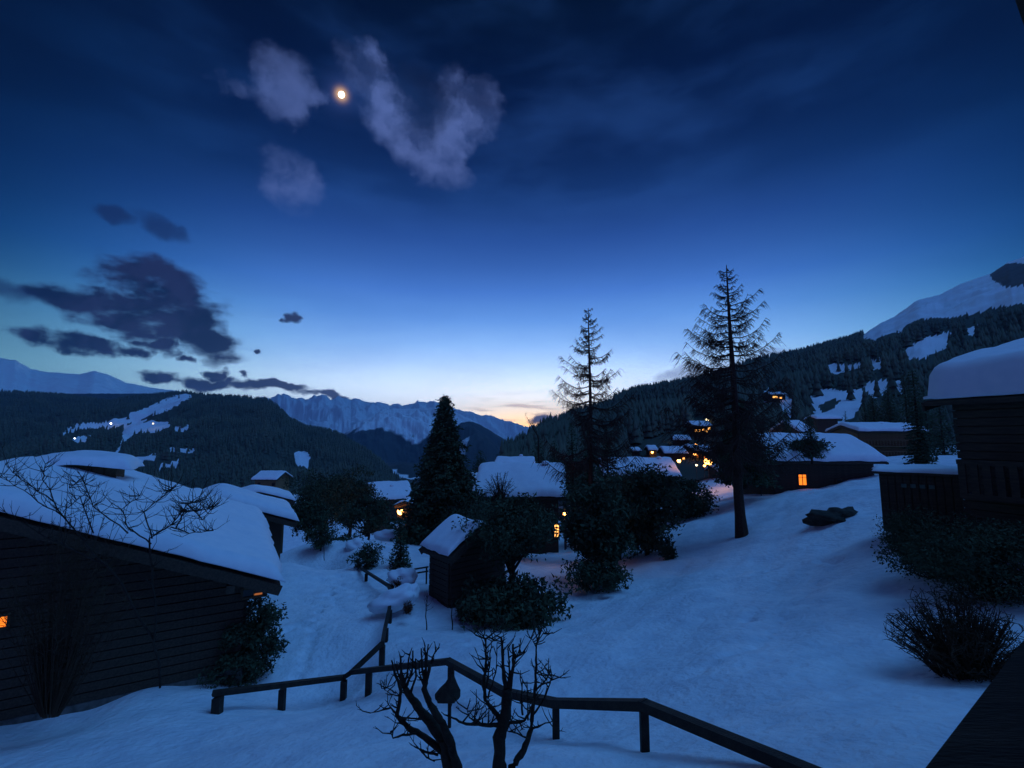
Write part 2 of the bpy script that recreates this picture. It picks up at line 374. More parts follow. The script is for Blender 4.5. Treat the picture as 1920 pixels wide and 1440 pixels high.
# ------------------------------------------------------------ far hills and mountains
def terrain_mat(name, snow, floor, rock, ns=.01):
    m = bpy.data.materials.new(name); m.use_nodes = True; t = m.node_tree; b = t.nodes['Principled BSDF']; b.inputs['Roughness'].default_value = .9
    b.inputs['Specular IOR Level'].default_value = .1
    at = t.nodes.new('ShaderNodeAttribute'); at.attribute_name = 'wood'
    ar = t.nodes.new('ShaderNodeAttribute'); ar.attribute_name = 'rock'
    c = t.nodes.new('ShaderNodeTexCoord'); n = t.nodes.new('ShaderNodeTexNoise'); n.inputs['Scale'].default_value = ns; n.inputs['Detail'].default_value = 8
    t.links.new(c.outputs['Object'], n.inputs[0])
    def mm(op, a, bb):
        q = t.nodes.new('ShaderNodeMath'); q.operation = op
        for i, v in enumerate((a, bb)):
            if isinstance(v, bpy.types.NodeSocket): t.links.new(v, q.inputs[i])
            else: q.inputs[i].default_value = v
        return q.outputs[0]
    def edge(sock, w):
        s_ = mm('ADD', sock, mm('MULTIPLY', mm('SUBTRACT', n.outputs[0], .5), 1.4))
        r = t.nodes.new('ShaderNodeMapRange'); r.inputs['From Min'].default_value = .5-w; r.inputs['From Max'].default_value = .5+w; t.links.new(s_, r.inputs[0]); return r.outputs[0]
    def mx(f, a, bb):
        q = t.nodes.new('ShaderNodeMix'); q.data_type = 'RGBA'; t.links.new(f, q.inputs[0])
        for i, v in ((6, a), (7, bb)):
            if isinstance(v, bpy.types.NodeSocket): t.links.new(v, q.inputs[i])
            else: q.inputs[i].default_value = (*v, 1)
        return q.outputs[2]
    c1 = mx(edge(ar.outputs['Fac'], .12), snow, rock); c2 = mx(edge(at.outputs['Fac'], .10), c1, floor)
    t.links.new(c2, b.inputs['Base Color'])
    return m
MT = terrain_mat('hill_snow', (.80, .84, .90), (.065, .075, .06), (.10, .09, .085), .03)
MTF = terrain_mat('mountain_snow', (.86, .89, .93), (.05, .06, .06), (.16, .15, .15), .002)
def hill(name, ridge, base, nu, nv, amp, fr, woodf, mt, back=.25, prof=1., ramp_=.0, rockf=None, rough=0., kf=0):
    """sheet climbing from base (py, Y) to the ridge polyline (px, py, Y), then falling away behind it"""
    rp = np.array(ridge, float); px = np.linspace(rp[0, 0], rp[-1, 0], nu)
    ry = np.interp(px, rp[:, 0], rp[:, 1]); rY = np.interp(px, rp[:, 0], rp[:, 2])
    if rough: ry = ry+rough*(fbm(px*.06, px*0+3.3, 4, .6)+.55*ridged(px*.16, px*0+8.1, 3, .6)-.2)
    a = (px-960)/F; b = (720-ry)/F; tt = rY/(cp-b*sp); rz = (sp+b*cp)*tt; rx = a*tt
    bp = np.array(base, float); bY = np.interp(px, bp[:, 0], bp[:, 2]); by = np.interp(px, bp[:, 0], bp[:, 1])
    b2 = (720-by)/F; t2 = bY/(cp-b2*sp); bz = (sp+b2*cp)*t2
    ts = np.concatenate([np.linspace(0, 1, nv), 1+np.linspace(0, 1, 8)[1:]*back])
    T = ts[:, None]; K = np.clip(T, 0, 1)
    Yy = bY+(rY-bY)*T; Xx = Yy*(rx/rY)
    Zz = bz+(rz-bz)*K**prof-(np.clip(T-1, 0, None))*(rz-bz)*1.2-(np.clip(T-1, 0, None)*(rY-bY))*.25
    en = np.sin(np.pi*np.clip(K, 0, 1))**.6*(T <= 1)
    Zz = Zz+amp*en*((ridged(Xx*fr+1.3*K, K*3.2+Xx*fr*.5, 6, .52) if kf else ridged(Xx*fr, Yy*fr, 6, .5))-.25)
    if ramp_: Zz = Zz+ramp_*ridged(Xx*fr*3+4, Yy*0+2, 4, .6)*np.clip((K-.85)/.15, 0, 1)*(T <= 1)
    nvv = len(ts); I = np.arange(nvv*nu).reshape(nvv, nu)
    Fc = np.stack([I[:-1, :-1], I[:-1, 1:], I[1:, 1:], I[1:, :-1]], -1).reshape(-1, 4)
    o = npmesh(name, np.stack([Xx, Yy, Zz], -1).reshape(-1, 3), Fc, mt, smooth=True)
    PX, PY = PROJ(Xx, Yy, Zz)
    wd = woodf(PX, PY, Xx, Yy, Zz).astype(float)
    at = o.data.attributes.new('wood', 'FLOAT', 'POINT'); at.data.foreach_set('value', wd.ravel().astype(np.float32))
    rk = (rockf(PX, PY, Xx, Yy, Zz) if rockf else np.zeros_like(wd)).astype(float)
    at = o.data.attributes.new('rock', 'FLOAT', 'POINT'); at.data.foreach_set('value', rk.ravel().astype(np.float32))
    tag(o, kind='structure')
    return dict(X=Xx, Y=Yy, Z=Zz, wood=wd, nu=nu, nv=nv, PX=PX, PY=PY)
def tree_tmpl():
    V = []; Fc = []
    for (z0, z1, r, a0) in ((.06, .55, .20, 0), (.32, .8, .145, .5), (.58, 1., .09, 1.)):
        k = len(V); V.append((0, 0, z1))
        for j in range(6): a = a0+j*math.pi/3; V.append((r*math.cos(a), r*math.sin(a), z0+(.03 if j % 2 else 0)))
        for j in range(6): Fc.append((k, k+1+j, k+1+(j+1) % 6))
    return np.array(V), np.array(Fc)
CLEAR = [[(1176,838),(1210,828),(1255,806),(1300,806),(1350,815),(1352,925),(1176,925)], [(1297,782),(1336,782),(1336,822),(1297,822)], [(195,790),(222,790),(222,806),(195,806)],
         [(278,790),(300,790),(300,806),(278,806)], [(130,818),(150,818),(150,832),(130,832)], [(1440,740),(1475,740),(1475,756),(1440,756)]]
def forest(name, h, n, hmin, hmax, label=None, ridge_boost=0., power=1., open_=(), stray=.03):
    TV, TF = tree_tmpl(); out = []
    nu, nv = h['nu'], h['nv']
    u = rng.random(n)*(nu-1.01); v = rng.random(n)**power*(nv-1.01)
    if ridge_boost:
        m_ = rng.random(n) < ridge_boost; v[m_] = (nv-1.01)*(1-rng.random(m_.sum())*.03)
    ui = u.astype(int); vi = v.astype(int); fu = u-ui; fv = v-vi
    def bl(a): return (a[vi, ui]*(1-fu)+a[vi, ui+1]*fu)*(1-fv)+(a[vi+1, ui]*(1-fu)+a[vi+1, ui+1]*fu)*fv
    x, y, z, w = bl(h['X']), bl(h['Y']), bl(h['Z']), bl(h['wood'])
    k = w+.5*fbm(x*.03, y*.03, 3)+.9*(rng.random(n) < stray*.35) > .55
    qx, qy = PROJ(x, y, z)
    for p_ in CLEAR: k &= ~inpoly(qx, qy, p_)
    hs = hmin+(hmax-hmin)*rng.random(len(x))**1.5
    for f_ in (.5, .9):                      # no tall tree right below a clearing: the pastures stay open
        qx, qy = PROJ(x, y, z+hs*f_)
        for p_ in open_: k &= ~(inpoly(qx, qy, p_) & (rng.random(len(x)) > stray))
    x, y, z, hs = x[k], y[k], z[k], hs[k]; m = len(x); ws = hs*(.8+.5*rng.random(m)); th = rng.random(m)*6.28
    V = np.empty((m, len(TV), 3)); c, s_ = np.cos(th)[:, None], np.sin(th)[:, None]
    V[:, :, 0] = x[:, None]+(TV[None, :, 0]*c-TV[None, :, 1]*s_)*ws[:, None]
    V[:, :, 1] = y[:, None]+(TV[None, :, 0]*s_+TV[None, :, 1]*c)*ws[:, None]
    V[:, :, 2] = z[:, None]-.4+TV[None, :, 2]*hs[:, None]
    Fc = (TF[None]+(np.arange(m)*len(TV))[:, None, None]).reshape(-1, 3)
    tag(npmesh(name, V.reshape(-1, 3), Fc, MFAR), label, None, None, 'stuff')

# far snowy mountain on the left
hill('snowy_mountain', [(-1900,655,3800),(-1300,668,3800),(-800,652,3800),(-450,672,3800),(-150,655,3800),(0,672,3800),(30,676,3800),(60,692,3750),(90,698,3700),(150,702,3600),(178,695,3600),(205,703,3600),(235,717,3500),(290,728,3400),(350,735,3300),(420,745,3200),(520,775,3200)],
     [(-1900,800,1900),(520,800,1900)], 700, 140, 45, .0011, lambda px, py, x, y, z: (py > 738)*1., MTF, rockf=lambda px, py, x, y, z: .12+.1*(ridged(x*.004, y*.004, 4)), rough=1.5, kf=1)
# far jagged peaks in the centre
PK = [(440,770),(486,744),(506,746),(514,744),(521,739),(527,744),(533,743),(548,752),(560,748),(575,750),(587,743),(600,742),(611,745),(622,752),(633,748),(645,753),(657,751),(666,749),(672,752),(681,759),(695,756),(708,754),(720,757),(732,761),(746,756),(753,760),(770,757),(787,754),(800,758),(823,755),(838,762),(859,769),(877,775),(895,783),(914,788),(938,797),(959,803),(985,812),(1040,840)]
hill('jagged_peaks', [(a, b, 8500) for a, b in PK], [(440,850,5200),(1040,880,5200)], 620, 90, 420, .0011, lambda px, py, x, y, z: .2*(py > 806)+.3*(py > 815), MTF,
     rockf=lambda px, py, x, y, z: -.1+.40*ridged(x*.0024, z*.006, 6), rough=2.6, kf=1)
hill('distant_range', [(930,825,12000),(965,812,12000),(985,803,12000),(1000,797,12000),(1012,800,12000),(1025,802,12000),(1060,812,12000),(1150,830,12000)],
     [(930,870,9000),(1150,870,9000)], 140, 30, 200, .0010, lambda px, py, x, y, z: (py > 830)*1., MTF, rough=1.5)
hill('middle_mountain', [(560,872,4200),(600,850,4200),(640,822,4300),(662,803,4400),(690,786,4500),(712,772,4600),(745,766,4700),(790,766,4700),(830,768,4600),(860,776,4500),(885,792,4400),(905,806,4300),(925,822,4200),(950,842,4000),(980,866,3800)],
     [(560,905,2300),(980,905,2300)], 360, 110, 190, .0021, lambda px, py, x, y, z: np.clip((py-(816+34*fbm(x*.0045, y*.0022, 5)))/26+.45, 0, 1), MTF,
     rockf=lambda px, py, x, y, z: .0+.30*ridged(x*.004, z*.008, 5), rough=2., kf=1)
hill('wooded_spur', [(838,812,2900),(865,793,2900),(880,791,2900),(900,797,2900),(925,812,2900),(950,826,2900),(975,842,2900),(1000,858,2900),(1030,872,2900)],
     [(838,925,1500),(1030,925,1500)], 160, 70, 110, .003, lambda px, py, x, y, z: np.clip(.85+0*px, 0, 1)-.35*(ridged(x*.003, y*.0006, 3) > .6), MTF, rough=1.5)
# valley floor below
hill('valley_floor', [(-1900,900,2300),(-200,900,2300),(500,885,2300),(700,868,2300),(760,866,2300),(900,880,2300),(1100,885,2300)], [(-1900,1150,160),(-200,1150,160),(1100,1150,160)], 420, 120, 30, .004,
     lambda px, py, x, y, z: .75-.5*(fbm(x*.004, y*.004, 3) > .25), MTF)
# left wooded hillside
LP = [[(350,738),(362,744),(330,762),(290,778),(255,790),(215,800),(150,806),(120,815),(118,808),(150,797),(200,790),(235,778),(270,766),(300,752),(330,740)],
      [(232,798),(262,790),(322,789),(318,800),(290,812),(262,808),(240,822),(228,838),(218,858),(206,872),(228,826)],
      [(326,801),(358,797),(362,803),(345,809),(328,808)],[(320,840),(366,842),(362,850),(322,848)],[(240,862),(290,850),(297,858),(262,868),(238,872)],
      [(300,872),(335,862),(340,872),(300,882)],[(135,822),(175,815),(170,826),(142,830)],[(550,850),(572,845),(582,855),(578,880),(556,870)]]
def lw(px, py, x, y, z):
    w = np.ones(px.shape)
    jx = px+5*fbm(x*.03, y*.03, 3); jy = py+3*fbm(x*.03+9, y*.03, 3)
    for p in LP: w[inpoly(jx, jy, p)] = 0
    w[(jy < 752) & (jx < 60)] = 1
    return w
h1 = hill('wooded_hillside', [(-1700,640,1500),(-1100,690,1500),(-600,670,1500),(-200,722,1500),(0,735,1500),(60,737,1500),(120,742,1500),(170,750,1450),(205,756,1400),(240,748,1450),(290,742,1500),(350,737,1500),(370,741,1450),(430,744,1400),(480,748,1350),(500,750,1300),(522,764,1250),(545,790,1200),(572,802,1150),(600,808,1120),(640,822,1050),(680,842,1000),(715,872,950),(745,900,900),(800,925,850)],
      [(-1700,1010,300),(-200,1010,300),(500,980,330),(800,985,330)], 900, 150, 35, .006, lw, MT, rough=1.)
forest('hillside_forest', h1, 62000, 7, 14, 'dark conifer forest covering the left hillside', .06, 1., LP, .22)
# right hill
RP = [[(1549,688),(1560,682),(1570,681),(1590,684),(1612,679),(1615,689),(1595,693),(1570,700)],[(1633,676),(1651,671),(1654,688),(1644,692),(1636,697)],
      [(1687,665),(1712,645),(1742,633),(1781,626),(1766,654),(1733,669)],[(1800,620),(1835,607),(1823,628)],
      [(1618,718),(1650,712),(1687,713),(1690,739),(1669,730),(1642,745)],[(1521,751),(1533,733),(1557,730),(1580,736),(1612,733),(1615,748),(1602,770),(1597,783),(1536,783)],
      [(1425,745),(1440,733),(1461,736),(1479,745),(1491,766),(1485,784),(1467,769),(1461,751),(1437,754)],[(1548,793),(1590,793),(1575,815)],
      [(1325,752),(1350,748),(1352,753),(1330,756)],
      [(1618,560),(1618,634),(1640,637),(1660,628),(1690,622),(1696,612),(1722,598),(1800,594),(1830,590),(1850,580),(1880,574),(1930,568),(3400,480),(3400,200),(1700,300)]]
RP = [[((q[0]-sum(a[0] for a in p)/len(p))*1.15+sum(a[0] for a in p)/len(p), (q[1]-sum(a[1] for a in p)/len(p))*1.18+sum(a[1] for a in p)/len(p)) for q in p] if len(p) < 10 else p for p in RP]
RB = [[(1535,760),(1560,748),(1576,752),(1566,762),(1545,778)]]
def rw(px, py, x, y, z):
    w = np.ones(px.shape); jx = px+5*fbm(x*.04, y*.04, 3); jy = py+3.5*fbm(x*.04+9, y*.04, 3)
    for p in RP: w[inpoly(jx, jy, p)] = 0
    for p in RB: w[inpoly(jx, jy, p)] = 1
    return w
def rrk(px, py, x, y, z):
    return np.where(((px-1905)/48)**2+((py-515)/22)**2 < 1, .9, .05)
h2 = hill('hill_slope', [(940,858,420),(985,840,420),(1014,812,430),(1051,798,450),(1081,783,470),(1111,775,480),(1138,766,500),(1156,751,520),(1190,740,560),(1226,733,600),(1262,727,620),(1292,718,640),(1338,710,680),(1383,693,720),(1407,682,740),(1443,674,780),(1489,665,820),(1540,652,860),(1585,640,900),(1620,628,950),(1650,607,1000),(1680,592,1050),(1720,563,1100),(1760,553,1150),(1800,533,1200),(1860,512,1200),(1890,492,1200),(1920,482,1200),(2200,400,1200),(3300,330,1200)],
      [(940,940,120),(1300,900,120),(1600,850,120),(2200,800,120),(3300,800,120)], 840, 190, 14, .012, rw, MT, rockf=rrk, rough=1.)
forest('hill_forest', h2, 50000, 6, 13, 'dark conifer forest covering the right hill', .05, 1., RP)

# moon
mo = P(640, 177, 16000); mr = mo.length*math.tan(R(.32))
q = bmesh.new(); bmesh.ops.create_uvsphere(q, u_segments=48, v_segments=24, radius=mr); me = bpy.data.meshes.new('moon'); q.to_mesh(me); q.free()
me.materials.append(emis('moon_shade', (1, .55, .35), .9)); me.materials.append(emis('moon_light', (1, .93, .75), 6.))
ldir = (Vector((.45, -.35, -.80))).normalized()
for p_ in me.polygons:
    p_.use_smooth = True; p_.material_index = 1 if p_.normal.dot(ldir) > .12 else 0  # crescent painted on: bright faces on the sunward side, dim glow elsewhere
moon = bpy.data.objects.new('moon', me); COL.objects.link(moon); moon.location = mo
tag(moon, 'small bright crescent moon glowing between pale clouds', 'moon')

# ------------------------------------------------------------ chalets
def frame(parent, mb, name, mt, smooth=False): return mb.build(name, mt, parent, smooth)
def snow_slab(L, Wd, pitch, th, ovx, ovy, seed, res=(40, 36), lump=.15, edge=1.1):
    hx, hy = L/2+ovx, Wd/2+ovy; nu, nv = res; V = []; Fc = []
    us = np.sin(np.linspace(-math.pi/2, math.pi/2, nu)); us = us*.5+np.linspace(-1, 1, nu)*.5
    vs = np.sin(np.linspace(-math.pi/2, math.pi/2, nv)); vs = vs*.35+np.linspace(-1, 1, nv)*.65
    for side in (1, 0):
        for v in vs:
            for u in us:
                x, y = u*(hx+.05), v*(hy+.10)
                en_ = noise.noise(Vector((x*.9+seed*3, y*.9, 5.)))*.16+noise.noise(Vector((x*2.7, y*2.7+seed, 9.)))*.06
                x *= 1+en_*abs(u)**8/hx; y *= 1+en_*abs(v)**8/hy
                rz = -math.sqrt(y*y+.10)*math.tan(pitch)+.316*math.tan(pitch)
                if side:
                    e = min((1-abs(u))*hx, (1-abs(v))*hy); r = th*edge
                    k = math.sqrt(max(0, 1-(1-min(e/r, 1))**2))
                    nzv = noise.noise(Vector((x*.5+seed, y*.5, seed)))*lump+noise.noise(Vector((x*1.6, y*1.6+seed, 3)))*lump*.35
                    zz_ = rz+(th+nzv)*(.08+.92*k)
                    V.append((x, y, zz_))
                else: V.append((x, y, rz+.005))
    n = nu*nv; I = np.arange(n).reshape(nv, nu)
    f = np.stack([I[:-1, :-1], I[:-1, 1:], I[1:, 1:], I[1:, :-1]], -1).reshape(-1, 4)
    Fc = np.concatenate([f, f[:, ::-1]+n])
    ed = []
    b = list(I[0, :])+list(I[1:, -1])+list(I[-1, ::-1][1:])+list(I[::-1, 0][1:-1])
    for i in range(len(b)):
        a, c = b[i], b[(i+1) % len(b)]; ed.append((a+n, c+n, c, a))
    return np.array(V), np.concatenate([Fc, np.array(ed)])
def chalet(name, label, loc, rz, L, Wd, h, pitch, th=.45, ovx=.8, ovy=.9, wallm=None, planks=False, wins=(), chim=(), group=None, cat='house', seed=1., stone=0., res=(40, 36), edge=1.1):
    """ridge along local x; eaves at local +-y; loc = ground centre; wins: (side, u, z, w, h, pane material)"""
    wallm = wallm or MW
    root = empty(name, loc, label, cat, group, rz); tp = math.tan(pitch); hr = h+Wd/2*tp
    w = MB(); a, b = L/2, Wd/2; k = 0
    w.v = [(-a,-b,-2),(a,-b,-2),(a,b,-2),(-a,b,-2),(-a,-b,h),(a,-b,h),(a,b,h),(-a,b,h),(-a,0,hr),(a,0,hr)]
    w.f = [[0,1,5,4],[2,3,7,6],[1,2,6,9,5],[3,0,4,8,7],[4,5,9,8],[6,7,8,9]]; w.mi = [0]*6
    w.build('wall', wallm, root)
    if stone:
        MB().box((0, 0, stone/2-1), (L+.16, Wd+.16, stone+2)).build('stone_base', MST, root)
    r = MB(); t = .16
    for s in (-1, 1):
        y0, z0 = s*(b+ovy), hr-(b+ovy)*tp
        hx = a+ovx
        r.v += [(-hx,0,hr+.02),(hx,0,hr+.02),(hx,y0,z0+.02),(-hx,y0,z0+.02),(-hx,0,hr+.02+t),(hx,0,hr+.02+t),(hx,y0,z0+.02+t),(-hx,y0,z0+.02+t)]
        k = len(r.v)-8
        r.f += [[k,k+1,k+2,k+3],[k+7,k+6,k+5,k+4],[k+1,k+5,k+6,k+2],[k+4,k,k+3,k+7],[k+3,k+2,k+6,k+7]]; r.mi += [0]*5
    ro = r.build('roof', MW, root)
    V, Fc = snow_slab(L, Wd, pitch, th, ovx, ovy, seed, res, edge=edge); V[:, 2] += hr+.02+t
    npmesh('snow_cover', V, Fc, MSR, root, True)
    # barge boards and rafters
    for sx in (-1, 1):
        for sy in (-1, 1):
            hx = (a+ovx+.03)*sx
            MB().beam((hx, 0, hr), (hx, sy*(b+ovy), hr-(b+ovy)*tp), .06, .30).build('barge_board', MW, root)
    if planks:
        ph = .26
        pl = []
        for i in range(int(hr/ph)):
            z = stone+i*ph+ph/2
            if z > hr-.2: break
            half = b if z+ph/2 < h else (hr-z-ph/2)/tp
            if half < .15: break
            for sx in (-1, 1):
                pl.append(((sx*(a+.045+.012*random.random()), 0, z), (.09, 2*half, ph-.03)))
            if z+ph/2 < h:
                for sy in (-1, 1): pl.append(((0, sy*(b+.045+.012*random.random()), z), (L, .09, ph-.03)))
        for c, d in pl: MB().box((0, 0, 0), d).build('plank', wallm, root, loc=c)
    for (side, u, z, ww, wh, pm) in wins:
        wn = MB(); pn = MB(); fr = .07
        if side in 'fb':
            s = -1 if side == 'f' else 1; y = s*(b+(.14 if planks else .04))
            for c, d in (((u, y, z+wh/2), (ww+fr*2, .09, fr)), ((u, y, z-wh/2), (ww+fr*2, .09, fr)), ((u-ww/2-fr/2, y, z), (fr, .09, wh)), ((u+ww/2+fr/2, y, z), (fr, .09, wh)), ((u, y, z), (.05, .07, wh-.05)), ((u, y, z+wh*.22), (ww, .06, .04))): wn.box(c, d)
            pn.box((u, y-s*.02, z), (ww, .03, wh))
        else:
            s = -1 if side == 'l' else 1; x = s*(a+(.14 if planks else .04))
            for c, d in (((x, u, z+wh/2), (.09, ww+fr*2, fr)), ((x, u, z-wh/2), (.09, ww+fr*2, fr)), ((x, u-ww/2-fr/2, z), (.09, fr, wh)), ((x, u+ww/2+fr/2, z), (.09, fr, wh)), ((x, u, z), (.07, .05, wh-.05))): wn.box(c, d)
            pn.box((x-s*.02, u, z), (.03, ww, wh))
        wo_ = wn.build('window', MWB, root); pn.build('pane', pm, wo_)
    for (cx, cy, cw, chh) in chim:
        zb = hr-abs(cy)*tp
        c_ = MB().box((cx, cy, zb+chh/2-.2), (cw, cw*.9, chh+.4)).build('chimney', MST, root)
        MB().ball((cx, cy, zb+chh+.08), (cw*.72, cw*.66, .24), 12, 6).build('snow_cap', MSR, c_, True)
    return root

# big dark chalet, left foreground. eave corner E1, ridge direction away-left
rd = Vector((-.507, .862, 0)); od = Vector((.862, .507, 0)); E1 = Vector((-7.55, 15.6, 0))
Lc, Wc, ptc = 11.8, 15.0, R(22.5); eavez = -5.05
cc = E1+rd*(Lc/2+.8)-od*(Wc/2+1.0)
hw = 3.75; base = eavez+1.0*math.tan(ptc)-hw
def wall_hit(px, py, A0, d):
    """point of the vertical plane through A0 along d seen at px,py: (distance along d, world z)"""
    k = P(px, py, 1.0); s = k.x  # x/Y
    t = (A0.x-s*A0.y)/(s*d.y-d.x); Yy = A0.y+d.y*t
    return t, P(px, py, Yy).z
gA = cc-rd*(Lc/2+.1)
tw, zw = wall_hit(3, 1165, gA, -od)          # lit window at the picture's left edge
tv, zv = wall_hit(476, 1115, gA, -od)
big = chalet('big_chalet', 'big dark timber chalet in the left foreground under a thick snow roof', (cc.x, cc.y, base), math.atan2(rd.y, rd.x), Lc, Wc, hw, ptc, .50, .8, 1.0,
       planks=True, stone=.9, wins=(('l', tw+.05, zw-base, .34, .34, EO), ('l', tv, zv-base+.09, .62, .30, MGL)), seed=3.3, res=(60, 60))
MB().box((-Lc/2-.16, tv-.12, zv-base+.02), (.03, .24, .05)).build('lit_slit', ED, big)
# dormer on its roof
dq = P(150, 878, 19.5); dm = Matrix.Rotation(-math.atan2(rd.y, rd.x), 4, 'Z') @ (dq-Vector((cc.x, cc.y, base)))
dor = MB().box((dm.x, dm.y, dm.z-.45), (2.1, 2.6, 1.3)).build('dormer', MWB, big)
sv, sf = snow_slab(1.9, 2.6, R(10), .45, .5, .5, 8.8, (24, 24)); sv += np.array([dm.x, dm.y, dm.z+.22])
npmesh('snow_cover', sv, sf, MSR, dor, True)
for k in range(7): MB().box((dm.x-1.05-.03, dm.y-1.2+.4*k, dm.z-.3), (.04, .36, 1.)).build('plank', MWB, dor)
# log-end beams under the near verge
for (u, z) in ((-Wc/2+.4, hw-.15), (-Wc/4, hw+Wc/4*math.tan(ptc)-.2), (0, hw+Wc/2*math.tan(ptc)-.25), (Wc/4, hw+Wc/4*math.tan(ptc)-.2)):
    MB().box((-Lc/2-.35, u, z), (1.0, .22, .24)).build('purlin', MW, big)

def place(px, py, Y): return P(px, py, Y)
# second and third chalets tucked behind it
e = P(556, 985, 30); L2, W2 = 4.6, 7.; c2 = e+rd*(L2/2+.6)-od*(W2/2+.8)
b2 = e.z+.8*math.tan(R(20))-4.0
chalet('dark_chalet', 'snow-roofed chalet just behind the big foreground chalet with overhanging drift', (c2.x, c2.y, b2), math.atan2(rd.y, rd.x), L2, W2, 4.0, R(20), .62, .6, .8, seed=5.1, wins=(('f', 0, 2.2, .9, .9, MGL),), chim=((1.2, 1.4, .6, .9),))
e = P(557, 944, 42); c3 = e+rd*2.6-od*3.2
chalet('dark_chalet', 'narrow brown-fronted snow roof peeping over the chalet behind the big one', (c3.x, c3.y, e.z-3.6), math.atan2(rd.y, rd.x), 3.6, 4.6, 3.8, R(19), .32, .5, .7, wallm=MWB, seed=1.7)
# yellow lit chalet above the trees
y5 = P(511, 898, 140)
chalet('lit_chalet', 'small timber chalet glowing yellow above the dark trees on the left', (y5.x, y5.y, y5.z-3.6), R(-4), 6.4, 7, 3.9, R(24), .45, .7, .8, wallm=MWL, wins=(('f', -1.9, 2.4, .8, .9, MGL), ('f', .9, 1.1, .8, .8, EWIN), ('f', 2.5, 2.4, .8, .9, MGL)), seed=2.2)
# roof beside the tall spruce
y3 = P(716, 936, 74)
chalet('snowy_chalet', 'snow-covered roof among dark trees left of the tall spruce', (y3.x, y3.y+3, y3.z-3.), R(24), 5.6, 6.4, 3.2, R(27), .5, .7, .8, seed=7.9, chim=((.5, -1.4, .5, .7), (1.9, -1.0, .35, .5)))
# porch with the orange lamp
y4 = P(757, 950, 57)
porch = chalet('porch_hut', 'little gabled porch lit orange by its lamp at the foot of the spruce', (y4.x+.1, y4.y+1.6, y4.z-1.9), R(90), 2.4, 1.9, 1.95, R(24), .10, .4, .35, wallm=MWB, seed=1.2)
# chalet with snow roof in the centre
y1 = P(975, 934, 47)
h1c = chalet('central_chalet', 'chalet with broad snow roof and one lit doorway behind the garden trees', (y1.x+.3, y1.y+4.4, y1.z-4.2), R(-5), 7.8, 7.6, 4.6, R(30), .5, .8, .9, seed=4.6,
       wins=(('f', 3.72, 1.0, .42, 1.3, EWIN), ('f', 1.0, 2.4, .9, 1.0, MGL), ('f', -1.6, 2.4, .9, 1.0, MGL)), chim=((2.6, -.5, .6, .9),))
y2 = P(967, 872, 82)
chalet('snowy_chalet', 'small snow roof peeping over the ridge of the central chalet', (y2.x, y2.y+2, y2.z-3), R(-4), 6, 5, 3, R(18), .45, .5, .6, seed=9.1, chim=((1, 0, .5, .7),))
y22 = P(905, 905, 60)
chalet('snowy_chalet', 'low snow roof with chimney at the left end of the central chalet', (y22.x, y22.y+2, y22.z-3.2), R(8), 2.6, 4, 3, R(22), .4, .5, .6, seed=3.9, chim=((0.3, -.2, .4, .8),))
y7 = P(1205, 893, 62)
chalet('broad_chalet', 'wide low snow roof half hidden by bushy trees right of centre', (y7.x, y7.y+3.6, y7.z-3.2), R(-3), 8.6, 6.6, 3.4, R(24), .5, .8, .9, seed=6.4, chim=((3.2, -.6, .5, .8),), wins=(('f', 3.6, 2.2, .7, .8, MGL),))
# chalet with the lit window
hw_ = chalet('window_chalet', 'dark chalet with one bright orange window under a long snow roof', (30.6, 49.6, -7.4), R(-2), 9.6, 8, 5.0, R(25), .55, .8, .9, planks=True, seed=8.2,
       wins=(('f', -2.1, 3.02, .72, 1.06, EO), ('f', 1.6, 2.6, .9, 1.0, MGL), ('f', 3.5, 2.6, .9, 1.0, MGL)), chim=((.9, -1.6, .35, .35),))
# honey-coloured log building behind
z6 = P(1680, 813, 62)
lg = chalet('log_house', 'long honey-brown log building with balconies behind the window chalet', (z6.x, z6.y+3.6, z6.z-4.4), R(-2), 8.4, 5.4, 4.7, R(15), .42, .5, .8, wallm=MWL, planks=True, seed=2.9, chim=((.2, -1.2, .4, .5), (-1.2, -1.3, .3, .35)))
for k, zb in enumerate((1.2, 2.7)):
    bl_ = MB().box((0, -3.25, zb), (8.4, .9, .12)).build('balcony', MWL, lg)
    MB().box((0, -3.66, zb+.85), (8.4, .08, .10)).build('handrail', MWL, bl_)
    for i in range(21): MB().box((0, 0, 0), (.09, .04, .8)).build('baluster', MWL, bl_, loc=(-4.0+i*.4, -3.66, zb+.45))
# right-hand chalet, close
lx = Vector((.33, -.944, 0)); ly = Vector((.944, .33, 0)); Er = Vector((13.75, 15.3, 0)); Lr, Wr, pr = 13., 12., R(13)
cr_ = Er+lx*(Lr/2+.5)+ly*(Wr/2+.7); ez = .92; br = ez+.7*math.tan(pr)-5.2
rc = chalet('right_chalet', 'tall black-shadowed chalet filling the right edge under a metre of snow', (cr_.x, cr_.y, br), math.atan2(lx.y, lx.x), Lr, Wr, 5.2, pr, 1.15, .5, .7, edge=.45, planks=True, stone=1., seed=11.3, res=(60, 50),
       wins=(('l', 1, 3.4, 1., 1.1, MGL), ('f', -3, 3.4, 1., 1.1, MGL), ('f', 0, 3.4, 1., 1.1, MGL)))
bb = MB().box((-4.3, -Wr/2-.65, 2.3), (3.4, 1.2, .15)).build('balcony', MW, rc)
MB().box((-4.3, -Wr/2-1.22, 3.3), (3.4, .1, .14)).build('handrail', MW, bb)
for i in range(12): MB().box((0, 0, 0), (.18, .05, .9)).build('board', MW, bb, loc=(-5.9+i*.29, -Wr/2-1.22, 2.82))
